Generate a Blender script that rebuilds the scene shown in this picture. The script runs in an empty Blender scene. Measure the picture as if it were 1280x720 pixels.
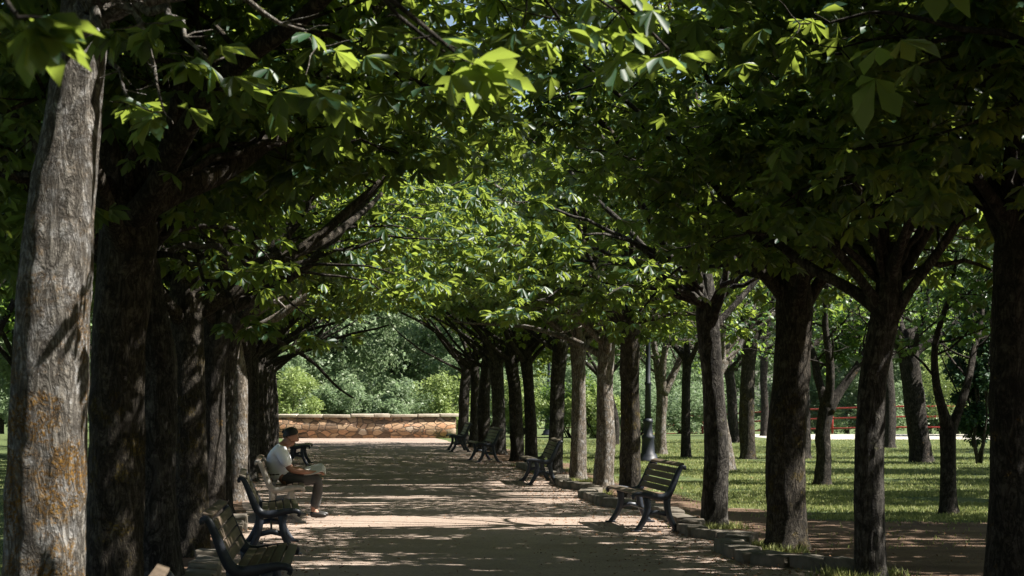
import bpy, bmesh, math, random
import numpy as np
from mathutils import Vector, Matrix

# ------------------------------------------------------------------ camera, sky, sun, exposure
SC = bpy.context.scene
COL = SC.collection
F = 2400.0            # focal length in pixels of a 1280 px wide frame
VX, HY, EYE = 390.0, 491.0, 1.72

cam_data = bpy.data.cameras.new("camera")
cam = bpy.data.objects.new("camera", cam_data)
COL.objects.link(cam)
cam.location = (0, 0, EYE)
cam.rotation_euler = (math.radians(90), 0, 0)
cam_data.sensor_width = 36.0
cam_data.lens = 36.0 * F / 1280.0
cam_data.shift_x = (640 - VX) / 1280.0
cam_data.shift_y = (HY - 360) / 1280.0
cam_data.clip_start = 0.1
cam_data.clip_end = 3000
cam_data.dof.use_dof = True
cam_data.dof.focus_distance = 26.0
cam_data.dof.aperture_fstop = 8.0
SC.camera = cam

SUN_AZ, SUN_EL = -8.0, 50.0          # degrees from +X towards +Y, elevation
az, el = math.radians(SUN_AZ), math.radians(SUN_EL)
S = np.array([math.cos(el) * math.cos(az), math.cos(el) * math.sin(az), math.sin(el)])

world = bpy.data.worlds.new("World")
SC.world = world
world.use_nodes = True
wn, wl = world.node_tree.nodes, world.node_tree.links
wn.clear()
sky = wn.new("ShaderNodeTexSky")
sky.sky_type = 'NISHITA'
sky.sun_disc = False
sky.sun_elevation = el
sky.sun_rotation = math.radians(90 - SUN_AZ)
sky.dust_density = 1.6
bg = wn.new("ShaderNodeBackground")
bg.inputs["Strength"].default_value = 0.05
wo = wn.new("ShaderNodeOutputWorld")
wl.new(sky.outputs[0], bg.inputs[0])
wl.new(bg.outputs[0], wo.inputs[0])

sun_data = bpy.data.lights.new("sun", 'SUN')
sun_data.energy = 5.0
sun_data.angle = math.radians(0.53)
sun_data.color = (1.0, 0.95, 0.87)
sun = bpy.data.objects.new("sun", sun_data)
COL.objects.link(sun)
sun.location = (30, -5, 40)
sun.rotation_euler = Vector(-S).to_track_quat('-Z', 'Y').to_euler()

vs = SC.view_settings
vs.view_transform = 'Standard'
vs.look = 'None'
vs.gamma = 1.0
vs.use_curve_mapping = False
vs.exposure = 1.58

cy = SC.cycles
cy.max_bounces = 7
cy.diffuse_bounces = 2
cy.glossy_bounces = 2
cy.transmission_bounces = 4
cy.transparent_max_bounces = 4
cy.use_denoising = True
cy.sample_clamp_indirect = 6.0

# ------------------------------------------------------------------ small helpers
def at(px, py, d):
    """world point seen at pixel (px, py) of the 1280x720 photograph, d metres ahead"""
    return np.array([(px - VX) / F * d, d, EYE - (py - HY) / F * d])

def smooth(a, b, x):
    t = np.clip((np.asarray(x, float) - a) / (b - a), 0, 1)
    return t * t * (3 - 2 * t)

def gz(x, y):
    """height of the ground"""
    y = np.asarray(y, float)
    return -0.035 * np.clip(y - 80, 0, 110)

def _hash(ix, iy, iz, seed):
    h = (ix * 374761393 + iy * 668265263 + iz * 2147483647 + seed * 974634677) & 0xFFFFFFFF
    h = ((h ^ (h >> 13)) * 1274126177) & 0xFFFFFFFF
    h = ((h ^ (h >> 16)) * 2246822519) & 0xFFFFFFFF
    return ((h ^ (h >> 15)) & 0xFFFFFF) / float(0xFFFFFF)

def vnoise(p, seed=0):
    """value noise, p is (..., 3)"""
    p = np.asarray(p, float)
    i = np.floor(p).astype(np.int64)
    f = p - i
    f = f * f * (3 - 2 * f)
    out = 0
    for dx in (0, 1):
        wx = f[..., 0] if dx else 1 - f[..., 0]
        for dy in (0, 1):
            wy = f[..., 1] if dy else 1 - f[..., 1]
            for dz in (0, 1):
                wz = f[..., 2] if dz else 1 - f[..., 2]
                out = out + wx * wy * wz * _hash(i[..., 0] + dx, i[..., 1] + dy, i[..., 2] + dz, seed)
    return out

def np_mesh(name, V, faces, smooth_shade=False):
    """faces: list of (m,k) int arrays"""
    me = bpy.data.meshes.new(name)
    V = np.ascontiguousarray(V, dtype=np.float32)
    me.vertices.add(len(V))
    me.vertices.foreach_set("co", V.ravel())
    loops = np.concatenate([f.ravel() for f in faces]).astype(np.int32)
    tot = np.concatenate([np.full(len(f), f.shape[1], np.int32) for f in faces])
    start = np.concatenate([[0], np.cumsum(tot)[:-1]]).astype(np.int32)
    me.loops.add(len(loops))
    me.loops.foreach_set("vertex_index", loops)
    me.polygons.add(len(tot))
    me.polygons.foreach_set("loop_start", start)
    me.polygons.foreach_set("loop_total", tot)
    if smooth_shade:
        me.polygons.foreach_set("use_smooth", np.ones(len(tot), bool))
    me.update(calc_edges=True)
    return me

class MB:
    """collects geometry and links it as ONE mesh object"""
    def __init__(self):
        self.V, self.F, self.n = [], [], 0
    def add(self, V, faces):
        V = np.asarray(V, float).reshape(-1, 3)
        self.V.append(V)
        for f in faces:
            self.F.append(np.asarray(f, np.int64) + self.n)
        self.n += len(V)
    def box(self, c, size, rot=0.0, jitter=0.0, rng=None, bevel=0.0, M=None):
        bm = bmesh.new()
        bmesh.ops.create_cube(bm, size=1.0)
        bmesh.ops.scale(bm, vec=size, verts=bm.verts)
        if bevel:
            bmesh.ops.bevel(bm, geom=bm.edges[:], offset=bevel, segments=2, affect='EDGES', profile=0.6)
        bm.verts.ensure_lookup_table()
        V = np.array([v.co[:] for v in bm.verts])
        if jitter:
            V = V + (vnoise(V * 5 + rng.random(3) * 50, 3)[:, None] - .5) * jitter * np.sign(V) \
                  + (vnoise(V * 14 + rng.random(3) * 50, 5)[:, None] - .5) * jitter * .5
        if M is not None:
            V = V @ np.array(M).T
        elif rot:
            ca, sa = math.cos(rot), math.sin(rot)
            V = V @ np.array([[ca, sa, 0], [-sa, ca, 0], [0, 0, 1]])
        V = V + np.asarray(c, float)
        groups = {}
        for f in bm.faces:
            groups.setdefault(len(f.verts), []).append([v.index for v in f.verts])
        self.add(V, [np.array(g) for g in groups.values()])
        bm.free()
    def tube(self, P, R, sides=6, cap=True, squash=None):
        P = np.asarray(P, float)
        R = np.broadcast_to(np.asarray(R, float), (len(P),))
        V, fc = tube(P, R, sides, cap)
        self.add(V, fc)
    def ribbon(self, P, W, y0, y1):
        """flat bar following polyline P in the xz plane (width W), between y0 and y1"""
        P = np.asarray(P, float)
        W = np.broadcast_to(np.asarray(W, float), (len(P),))
        T = np.gradient(P, axis=0)
        T /= np.linalg.norm(T, axis=1)[:, None]
        N = np.stack([-T[:, 1], T[:, 0]], 1)
        A, B = P + N * W[:, None] / 2, P - N * W[:, None] / 2
        n = len(P)
        V = np.zeros((n, 4, 3))
        for k, (q, y) in enumerate(((A, y0), (A, y1), (B, y1), (B, y0))):
            V[:, k, 0], V[:, k, 2], V[:, k, 1] = q[:, 0], q[:, 1], y
        i = np.arange(n - 1)[:, None] * 4
        k = np.arange(4)[None]
        k2 = (k + 1) % 4
        fq = np.stack([i + k, i + 4 + k, i + 4 + k2, i + k2], -1).reshape(-1, 4)
        e = 4 * (n - 1)
        self.add(V.reshape(-1, 3), [fq, np.array([[0, 1, 2, 3], [e + 3, e + 2, e + 1, e]])])
    def lathe(self, prof, sides=16, c=(0, 0, 0)):
        prof = np.asarray(prof, float)
        a = np.linspace(0, 2 * np.pi, sides, endpoint=False)
        V = np.stack([prof[:, :1] * np.cos(a), prof[:, :1] * np.sin(a), np.repeat(prof[:, 1:], sides, 1)], -1)
        n = len(prof)
        i = np.arange(n - 1)[:, None] * sides
        k = np.arange(sides)[None]
        k2 = (k + 1) % sides
        fq = np.stack([i + k, i + k2, i + sides + k2, i + sides + k], -1).reshape(-1, 4)
        self.add(V.reshape(-1, 3) + np.asarray(c, float), [fq, np.arange(sides)[::-1][None], (np.arange(sides) + sides * (n - 1))[None]])
    def build(self, name, mat, parent=None, loc=None, smooth_shade=False):
        V = np.concatenate(self.V)
        byk = {}
        for f in self.F:
            byk.setdefault(f.shape[1], []).append(f)
        me = np_mesh(name, V, [np.concatenate(v) for v in byk.values()], smooth_shade)
        return link(name, me, mat, parent, loc)

def link(name, me, mat, parent=None, loc=None):
    o = bpy.data.objects.new(name, me)
    COL.objects.link(o)
    if mat is not None:
        for m in (mat if isinstance(mat, (list, tuple)) else [mat]):
            me.materials.append(m)
    if parent is not None:
        o.parent = parent
    if loc is not None:
        o.location = loc
    return o

def tube(P, R, sides, cap=True):
    n = len(P)
    T = np.gradient(P, axis=0)
    T /= np.maximum(np.linalg.norm(T, axis=1)[:, None], 1e-9)
    ref = np.array([0.0, 0, 1]) if abs(T[0, 2]) < .8 else np.array([1.0, 0, 0])
    U = np.cross(T, ref)
    U /= np.maximum(np.linalg.norm(U, axis=1)[:, None], 1e-9)
    W = np.cross(T, U)
    a = np.linspace(0, 2 * np.pi, sides, endpoint=False)
    V = P[:, None] + R[:, None, None] * (np.cos(a)[None, :, None] * U[:, None] + np.sin(a)[None, :, None] * W[:, None])
    i = np.arange(n - 1)[:, None] * sides
    k = np.arange(sides)[None]
    k2 = (k + 1) % sides
    fq = np.stack([i + k, i + k2, i + sides + k2, i + sides + k], -1).reshape(-1, 4)
    fc = [fq]
    if cap and sides > 2:
        fc += [np.arange(sides)[::-1][None], (np.arange(sides) + sides * (n - 1))[None]]
    return V.reshape(-1, 3), fc

def empty(name, loc, label=None, cat=None, group=None, rotz=0.0):
    o = bpy.data.objects.new(name, None)
    COL.objects.link(o)
    o.location = [float(v) for v in loc]
    o.rotation_euler = (0, 0, rotz)
    o.empty_display_size = 0.2
    tag(o, label, cat, group)
    return o

def tag(o, label=None, cat=None, group=None, kind=None):
    for k, v in (("label", label), ("category", cat), ("group", group), ("kind", kind)):
        if v:
            o[k] = v
    return o

# ------------------------------------------------------------------ materials
def new_mat(name):
    m = bpy.data.materials.new(name)
    m.use_nodes = True
    nt = m.node_tree
    nt.nodes.clear()
    out = nt.nodes.new("ShaderNodeOutputMaterial")
    return m, nt, out

def N(nt, typ, **kw):
    n = nt.nodes.new(typ)
    for k, v in kw.items():
        if k in n.inputs:
            n.inputs[k].default_value = v
        else:
            setattr(n, k, v)
    return n

def ramp(nt, fac, stops):
    r = nt.nodes.new("ShaderNodeValToRGB")
    e = r.color_ramp.elements
    while len(e) < len(stops):
        e.new(0.5)
    for x, (p, c) in zip(e, stops):
        x.position = p
        x.color = (*c, 1) if len(c) == 3 else c
    nt.links.new(fac, r.inputs[0])
    return r.outputs[0]

def mixc(nt, fac, a, b, blend='MIX'):
    m = nt.nodes.new("ShaderNodeMix")
    m.data_type = 'RGBA'
    m.blend_type = blend
    for s, v in ((m.inputs[0], fac), (m.inputs[6], a), (m.inputs[7], b)):
        if hasattr(v, "links"):
            nt.links.new(v, s)
        elif isinstance(v, (tuple, list)):
            s.default_value = (*v, 1)
        else:
            s.default_value = v
    return m.outputs[2]

def coords(nt, scale=(1, 1, 1), which="Object"):
    tc = nt.nodes.new("ShaderNodeTexCoord")
    mp = nt.nodes.new("ShaderNodeMapping")
    mp.inputs["Scale"].default_value = scale
    nt.links.new(tc.outputs[which], mp.inputs[0])
    return mp.outputs[0]

def noise(nt, vec, scale, detail=4, rough=.55, dist=0.0):
    n = N(nt, "ShaderNodeTexNoise", Scale=scale, Detail=detail, Roughness=rough, Distortion=dist)
    nt.links.new(vec, n.inputs["Vector"])
    return n.outputs[0]

def leaf_mat(name, dark, light, thru, trans=0.38, rough=0.45, spec=0.42, yellow=False):
    m, nt, out = new_mat(name)
    g = nt.nodes.new("ShaderNodeNewGeometry")
    c = ramp(nt, g.outputs["Random Per Island"], [(0, dark), (.55, tuple((a + b) / 2 for a, b in zip(dark, light))), (.965, light), (.98, (light[0] * 3.2, light[1] * 1.5, light[2] * .8) if yellow else light)])
    nz = noise(nt, coords(nt), 0.9, 2)
    c2 = mixc(nt, nz, c, mixc(nt, 1.0, c, (1.25, 1.12, .8), 'MULTIPLY'))
    p = N(nt, "ShaderNodeBsdfPrincipled", Roughness=rough)
    p.inputs["Specular IOR Level"].default_value = spec
    nt.links.new(c2, p.inputs["Base Color"])
    t = nt.nodes.new("ShaderNodeBsdfTranslucent")
    tc = ramp(nt, g.outputs["Random Per Island"], [(0, tuple(v * .75 for v in thru)), (1, tuple(v * 1.2 for v in thru))])
    nt.links.new(tc, t.inputs[0])
    mx = N(nt, "ShaderNodeMixShader")
    mx.inputs[0].default_value = trans
    nt.links.new(p.outputs[0], mx.inputs[1])
    nt.links.new(t.outputs[0], mx.inputs[2])
    nt.links.new(mx.outputs[0], out.inputs[0])
    return m

def bark_mat(name, dark, light, lichen=0.3, lichen_col=(.30, .16, .025), bump=1.0, scale=1.0):
    m, nt, out = new_mat(name)
    v = coords(nt, (1, 1, .55))
    v2 = coords(nt)
    v3 = coords(nt, (1, 1, .30))
    n1 = noise(nt, v, 20 * scale, 7, .68, .8)
    n2 = noise(nt, v2, 70 * scale, 4, .65)
    n3 = noise(nt, v2, 4.2, 6, .72)
    fis = noise(nt, v3, 15 * scale, 5, .62, 1.6)
    crack = ramp(nt, fis, [(.40, (1, 1, 1)), (.475, (.22, .2, .18)), (.50, (.16, .15, .14)), (.53, (.4, .38, .36)), (.60, (1, 1, 1))])
    col = ramp(nt, n1, [(.28, dark), (.5, tuple((a + b) * .5 for a, b in zip(dark, light))), (.72, light)])
    pale = ramp(nt, noise(nt, v2, 9.5, 6, .75), [(.50, (0, 0, 0)), (.58, (1, 1, 1))])
    col = mixc(nt, mixc(nt, 1.0, pale, (.6, .6, .6), 'MULTIPLY'), col, tuple(min(.34, c * 1.7) for c in light))
    lm = ramp(nt, n3, [(.64 - .22 * lichen, (0, 0, 0)), (.71 - .22 * lichen, (1, 1, 1))])
    lm2 = ramp(nt, n2, [(.42, (0, 0, 0)), (.55, (1, 1, 1))])
    sp = nt.nodes.new("ShaderNodeSeparateXYZ")
    nt.links.new(v2, sp.inputs[0])
    hi = nt.nodes.new("ShaderNodeMapRange")
    nt.links.new(sp.outputs[2], hi.inputs[0])
    for k, q in enumerate((1.7, 2.9, 1.0, .12)):
        hi.inputs[k + 1].default_value = q
    lc = mixc(nt, noise(nt, v2, 13, 4), lichen_col, (lichen_col[0] * .55, lichen_col[1] * .75, lichen_col[2] * 1.4))
    col = mixc(nt, mixc(nt, 1.0, mixc(nt, 1.0, lm, lm2, 'MULTIPLY'), hi.outputs[0], 'MULTIPLY'), col, lc)
    col = mixc(nt, .8, col, crack, 'MULTIPLY')
    p = N(nt, "ShaderNodeBsdfPrincipled", Roughness=.92)
    p.inputs["Specular IOR Level"].default_value = .2
    nt.links.new(col, p.inputs["Base Color"])
    h = mixc(nt, .6, n1, crack, 'MULTIPLY')
    h = mixc(nt, .25, h, n2)
    b = N(nt, "ShaderNodeBump", Strength=bump, Distance=.035)
    nt.links.new(h, b.inputs["Height"])
    nt.links.new(b.outputs[0], p.inputs["Normal"])
    nt.links.new(p.outputs[0], out.inputs[0])
    return m

def simple_mat(name, c1, c2, scale=12.0, rough=.6, stretch=(1, 1, 1), bump=.2, metal=0.0, spec=.4):
    m, nt, out = new_mat(name)
    v = coords(nt, stretch)
    n1 = noise(nt, v, scale, 6, .6)
    col = ramp(nt, n1, [(.3, c1), (.7, c2)])
    p = N(nt, "ShaderNodeBsdfPrincipled", Roughness=rough, Metallic=metal)
    p.inputs["Specular IOR Level"].default_value = spec
    nt.links.new(col, p.inputs["Base Color"])
    if bump:
        b = N(nt, "ShaderNodeBump", Strength=bump, Distance=.02)
        nt.links.new(n1, b.inputs["Height"])
        nt.links.new(b.outputs[0], p.inputs["Normal"])
    nt.links.new(p.outputs[0], out.inputs[0])
    return m

M = {}
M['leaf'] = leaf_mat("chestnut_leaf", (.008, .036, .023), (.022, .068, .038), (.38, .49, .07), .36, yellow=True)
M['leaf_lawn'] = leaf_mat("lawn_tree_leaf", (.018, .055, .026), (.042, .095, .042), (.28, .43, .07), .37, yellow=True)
M['leaf_hazy'] = leaf_mat("hazy_tree_leaf", (.10, .16, .10), (.21, .275, .175), (.27, .38, .19), .40, .5)  # pale bluish: distance haze is mixed into the leaf colour
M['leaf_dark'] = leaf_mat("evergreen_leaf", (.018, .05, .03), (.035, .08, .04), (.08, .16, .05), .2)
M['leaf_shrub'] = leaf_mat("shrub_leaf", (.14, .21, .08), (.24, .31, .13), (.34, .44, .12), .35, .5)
M['leaf_dead'] = simple_mat("dead_leaf", (.09, .04, .018), (.30, .14, .055), 2.2, .8, bump=0)
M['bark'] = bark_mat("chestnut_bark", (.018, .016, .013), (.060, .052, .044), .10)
M['bark_lichen'] = bark_mat("lichen_bark", (.062, .055, .048), (.26, .24, .21), .74, (.25, .12, .018))
M['bark_some'] = bark_mat("mossy_bark", (.022, .019, .015), (.082, .070, .055), .50, (.13, .085, .016))
M['bark_rough'] = bark_mat("rough_bark", (.020, .018, .016), (.082, .075, .066), .25, (.10, .09, .03), 1.0, .62)
M['bark_pale'] = bark_mat("pale_sunlit_bark", (.10, .085, .068), (.30, .255, .205), .1)  # for trunks standing in the sun, its brightness partly put into the colour
M['iron'] = simple_mat("bench_iron", (.012, .016, .024), (.026, .032, .045), 18, .42, bump=.25)
M['iron_grey'] = simple_mat("grey_bench_frame", (.22, .205, .18), (.33, .305, .27), 14, .75, bump=.2)
M['slat'] = simple_mat("bench_wood", (.048, .036, .026), (.13, .095, .064), 9, .6, (1, .12, 1), .3)
M['slat_dark'] = simple_mat("dark_bench_wood", (.05, .042, .032), (.11, .09, .065), 9, .5, (1, .12, 1), .3)
M['post'] = simple_mat("lamp_post_paint", (.008, .010, .016), (.016, .02, .03), 10, .5, bump=.1)
M['glass'] = simple_mat("lantern_glass", (.45, .45, .42), (.6, .6, .56), 3, .25, bump=0)
M['red'] = simple_mat("red_paint", (.30, .035, .03), (.42, .06, .05), 8, .5, bump=.1)
M['stone'] = simple_mat("kerb_stone", (.06, .052, .040), (.175, .15, .118), 7, .92, bump=.7)
M['coping'] = simple_mat("coping_stone", (.30, .26, .20), (.50, .44, .35), 6, .92, bump=.5)

def path_mat():
    m, nt, out = new_mat("gravel_path_ground")
    v = coords(nt)
    big = noise(nt, v, .5, 5, .6)
    fine = noise(nt, v, 38, 5, .7)
    vo = N(nt, "ShaderNodeTexVoronoi", Scale=55.0)
    nt.links.new(v, vo.inputs["Vector"])
    col = ramp(nt, big, [(.3, (.235, .183, .150)), (.7, (.34, .277, .232))])
    col = mixc(nt, .5, col, ramp(nt, fine, [(.3, (.62, .58, .55)), (.7, (1.25, 1.22, 1.2))]), 'MULTIPLY')
    st = ramp(nt, vo.outputs["Color"], [(.0, (.55, .52, .5)), (.5, (1, 1, 1)), (1, (1.25, 1.22, 1.18))])
    col = mixc(nt, .55, col, st, 'MULTIPLY')
    # trodden darker litter near the tree rows
    lit = ramp(nt, noise(nt, v, 3.1, 6, .75), [(.56, (0, 0, 0)), (.68, (1, 1, 1))])
    col = mixc(nt, mixc(nt, 1.0, lit, (.55, .55, .55), 'MULTIPLY'), col, (.13, .088, .062))
    p = N(nt, "ShaderNodeBsdfPrincipled", Roughness=.95)
    p.inputs["Specular IOR Level"].default_value = .2
    nt.links.new(col, p.inputs["Base Color"])
    h = mixc(nt, .5, fine, vo.outputs["Distance"])
    h = mixc(nt, .55, h, noise(nt, v, 4.0, 5, .6))
    b = N(nt, "ShaderNodeBump", Strength=.8, Distance=.03)
    nt.links.new(h, b.inputs["Height"])
    nt.links.new(b.outputs[0], p.inputs["Normal"])
    nt.links.new(p.outputs[0], out.inputs[0])
    return m

def earth_mat(name, a, b_, c, thr=.5):
    m, nt, out = new_mat(name)
    v = coords(nt)
    n1 = noise(nt, v, 1.1, 6, .7)
    n2 = noise(nt, v, 26, 5, .7)
    col = ramp(nt, n1, [(thr - .12, a), (thr + .05, b_), (thr + .22, c)])
    col = mixc(nt, .6, col, ramp(nt, n2, [(.3, (.5, .5, .5)), (.7, (1.35, 1.35, 1.3))]), 'MULTIPLY')
    p = N(nt, "ShaderNodeBsdfPrincipled", Roughness=.95)
    p.inputs["Specular IOR Level"].default_value = .15
    nt.links.new(col, p.inputs["Base Color"])
    b = N(nt, "ShaderNodeBump", Strength=.8, Distance=.04)
    nt.links.new(n2, b.inputs["Height"])
    nt.links.new(b.outputs[0], p.inputs["Normal"])
    nt.links.new(p.outputs[0], out.inputs[0])
    return m

def rubble_mat():
    m, nt, out = new_mat("rubble_stone")
    v = coords(nt, (1, 1, 1.9))
    wob = nt.nodes.new("ShaderNodeVectorMath")
    wob.operation = 'MULTIPLY_ADD'
    nn = N(nt, "ShaderNodeTexNoise", Scale=5.0, Detail=3)
    nt.links.new(v, nn.inputs["Vector"])
    nt.links.new(nn.outputs["Color"], wob.inputs[0])
    wob.inputs[1].default_value = (.12, .12, .12)
    nt.links.new(v, wob.inputs[2])
    ed = N(nt, "ShaderNodeTexVoronoi", Scale=3.0, feature='DISTANCE_TO_EDGE')
    ce = N(nt, "ShaderNodeTexVoronoi", Scale=3.0)
    for q in (ed, ce):
        nt.links.new(wob.outputs[0], q.inputs["Vector"])
    sep = nt.nodes.new("ShaderNodeSeparateColor")
    nt.links.new(ce.outputs["Color"], sep.inputs[0])
    col = ramp(nt, sep.outputs[0], [(0, (.13, .095, .07)), (.25, (.32, .20, .115)), (.5, (.40, .285, .185)), (.75, (.42, .22, .12)), (1, (.46, .38, .29))])
    col = mixc(nt, .5, col, ramp(nt, noise(nt, v, 14, 5, .65), [(.3, (.6, .6, .6)), (.7, (1.3, 1.3, 1.3))]), 'MULTIPLY')
    mort = ramp(nt, ed.outputs[0], [(.02, (0, 0, 0)), (.075, (1, 1, 1))])
    col = mixc(nt, mort, (.15, .115, .085), col)
    p = N(nt, "ShaderNodeBsdfPrincipled", Roughness=.95)
    p.inputs["Specular IOR Level"].default_value = .2
    nt.links.new(col, p.inputs["Base Color"])
    b = N(nt, "ShaderNodeBump", Strength=1.0, Distance=.05)
    nt.links.new(mixc(nt, .3, mort, noise(nt, v, 20, 4)), b.inputs["Height"])
    nt.links.new(b.outputs[0], p.inputs["Normal"])
    nt.links.new(p.outputs[0], out.inputs[0])
    return m

M['path'] = path_mat()
M['earth'] = earth_mat("bare_earth", (.12, .075, .05), (.17, .11, .075), (.21, .15, .105))
M['lawn'] = earth_mat("lawn_ground", (.055, .085, .03), (.10, .125, .048), (.165, .165, .075), .5)
def worn_mat():
    m, nt, out = new_mat("worn_lawn_ground")
    v = coords(nt)
    n1, n2 = noise(nt, v, 1.1, 6, .7), noise(nt, v, 26, 5, .7)
    g = ramp(nt, n1, [(.38, (.055, .085, .03)), (.55, (.10, .125, .048)), (.72, (.165, .165, .075))])
    e = ramp(nt, n1, [(.38, (.10, .064, .044)), (.55, (.15, .10, .07)), (.72, (.19, .135, .095))])
    at_ = N(nt, "ShaderNodeAttribute", attribute_name="grass_cover")
    ad = nt.nodes.new("ShaderNodeMath")
    ad.operation = 'MULTIPLY_ADD'
    nt.links.new(noise(nt, v, 6, 5, .7), ad.inputs[0])
    ad.inputs[1].default_value = .9
    nt.links.new(at_.outputs["Fac"], ad.inputs[2])
    f = ramp(nt, ad.outputs[0], [(.75, (0, 0, 0)), (.95, (1, 1, 1))])
    col = mixc(nt, f, e, g)
    col = mixc(nt, .6, col, ramp(nt, n2, [(.3, (.5, .5, .5)), (.7, (1.35, 1.35, 1.3))]), 'MULTIPLY')
    p = N(nt, "ShaderNodeBsdfPrincipled", Roughness=.95)
    p.inputs["Specular IOR Level"].default_value = .15
    nt.links.new(col, p.inputs["Base Color"])
    b = N(nt, "ShaderNodeBump", Strength=.8, Distance=.04)
    nt.links.new(n2, b.inputs["Height"])
    nt.links.new(b.outputs[0], p.inputs["Normal"])
    nt.links.new(p.outputs[0], out.inputs[0])
    return m
M['lawn_worn'] = worn_mat()
M['pale'] = earth_mat("pale_gravel", (.38, .35, .30), (.44, .41, .355), (.50, .465, .40))
M['rubble'] = rubble_mat()

# ------------------------------------------------------------------ ground
def sheet(name, mat, xs, ys, dz, edge=None, kind='structure'):
    X, Y = np.meshgrid(xs, ys)
    if edge is not None:
        X = edge(X, Y)
    Z = gz(X, Y) + dz
    V = np.stack([X, Y, Z], -1).reshape(-1, 3)
    nx, ny = len(xs), len(ys)
    i = (np.arange(ny - 1)[:, None] * nx + np.arange(nx - 1)[None]).reshape(-1)
    f = np.stack([i, i + 1, i + nx + 1, i + nx], 1)
    o = link(name, np_mesh(name, V, [f], True), mat)
    return tag(o, kind=kind)

sheet("ground", M['lawn'], np.array([-900, -200, -60, -30, -10, 0, 10, 30, 60, 200, 900.]),
      np.array([-60, 0, 30, 60, 80, 90, 100, 120, 150, 190, 300, 900.]), 0.0)

def wob(a, sc, seed):
    return (vnoise(np.stack([a * sc, a * 0, a * 0], -1), seed) - .5)

ys = np.arange(-12, 79.01, .5)
def path_edge(X, Y):
    left, right = -1.05 + .25 * wob(Y, .9, 4), 4.75 + .3 * wob(Y, .8, 5)
    t = (X - X.min()) / (X.max() - X.min())
    return left + (right - left) * t
sheet("gravel_path", M['path'], np.linspace(0, 1, 8), ys[ys < 73.3], 0.008, path_edge)

def lawn_cover(x, y):
    """0 on the trodden bare earth under the trees, 1 on the lawn"""
    w = 5.5 * (vnoise(np.stack([x * .35, y * .35, x * 0], -1), 71) - .5) + 3.0 * (vnoise(np.stack([x * 1.1, y * 1.1, x * 0], -1), 72) - .5)
    edge_y = 27.2 - .12 * (x - 6)
    return smooth(-1.8, 1.6, y + w - edge_y) * smooth(5.5, 6.5, x + .25 * w)
XS, YS = np.concatenate([np.arange(5.3, 16, .2), np.arange(16, 30, .5), np.arange(30, 61, 2.0)]), np.concatenate([np.arange(18, 36, .25), np.arange(36, 72, 1.0)])
lawn_o = sheet("lawn", M['lawn_worn'], XS, YS, 0.004)
gx_, gy_ = np.meshgrid(XS, YS)
att = lawn_o.data.attributes.new("grass_cover", 'FLOAT', 'POINT')
att.data.foreach_set("value", lawn_cover(gx_.ravel(), gy_.ravel()).astype(np.float32))
def lawn_l(X, Y):
    t = (X - X.min()) / (X.max() - X.min())
    right = -2.1 + .5 * wob(Y, .6, 9)
    return -45 + (right + 45) * t
sheet("lawn", M['lawn'], np.linspace(0, 1, 20), np.arange(6, 75.0, .5), 0.004, lawn_l)
sheet('meadow', M['lawn'], np.linspace(-90, 110, 20), np.concatenate([np.arange(73.6, 80, 1.6), np.arange(80, 190.1, 10)]), 0.003)
sheet('bare_earth', M['earth'], np.array([-2.6, -1, 3, 6, 9, 14, 30]), np.arange(-12, 66, 2.), 0.002)
def cross_edge(X, Y):
    return X
sheet("pale_gravel_walk", M['pale'], np.linspace(17.2, 60, 30), np.linspace(70.5, 79.5, 8), 0.006, None)

# ------------------------------------------------------------------ where the sun gets through the canopy
def ucdf(n, mu=.5, sd=.17):
    return 1 / (1 + np.exp(-1.702 * (n - mu) / sd))

def lit_ground(gx, gy):
    """True where a gap in the leaves lets the sun down to the ground"""
    p = np.stack([gx / 1.9, gy / .22, gx * 0], -1)
    n = .55 * vnoise(p, 11) + .45 * vnoise(p * 2.3 + 7, 12)
    u = ucdf(n, .5, .15)
    yb = gy + .5 * (vnoise(np.stack([gx * .9, gy * .6, gx * 0], -1), 31) - .5)
    P = np.full(gx.shape, .07)
    for a, b, v in ((12, 20, .10), (20, 24.2, .07), (24.3, 26.6, 1.0), (26.8, 29, .03), (29, 31, .10), (31, 33.0, .36), (33.0, 38.5, .10),
                    (38.5, 62, .015), (62, 65.5, .25), (65.5, 80, .95)):
        P = np.where((yb >= a) & (yb < b), v, P)
    lawn = gx > 5.6
    bands = vnoise(np.stack([gx / 13 + 3, gy / 2.3, gx * 0], -1), 21)
    Pl = np.where(yb < 27.5, .10, np.where(bands > .47, .97, .02))
    Pl = np.where(yb > 66, .85, Pl)
    P = np.where(lawn, Pl, P)
    P = np.where(gx < -2, np.where((bands > .5) & (gx < -7), .6, .06), P)
    P = np.where((gx > 3.3) & (gx <= 5.6) & (yb > 30) & (yb < 38), .5, P)
    P = np.where((gx > 3.9) & (gx <= 5.6) & (yb > 38) & (yb < 60), .06, P)
    P = np.where((gx < -.2) & (gx > -2) & (gy > 25.0) & (gy < 28.0), .02, P)
    return u < P

WINDOWS = []          # (point, radius): leaf sprays the sun reaches through a gap above
def sunlit(Q, keep_near=0.7):
    """mask of the points that must go so that the sun falls where the photograph shows it"""
    g = Q - S * (Q[:, 2:3] / S[2])
    kill = lit_ground(g[:, 0], g[:, 1])
    for P, r in WINDOWS:
        d = Q - P
        t = d @ S
        off = np.linalg.norm(d - t[:, None] * S, axis=1)
        kill |= (t > r * keep_near) & (off < r * .85 + .11)
    return kill

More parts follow.
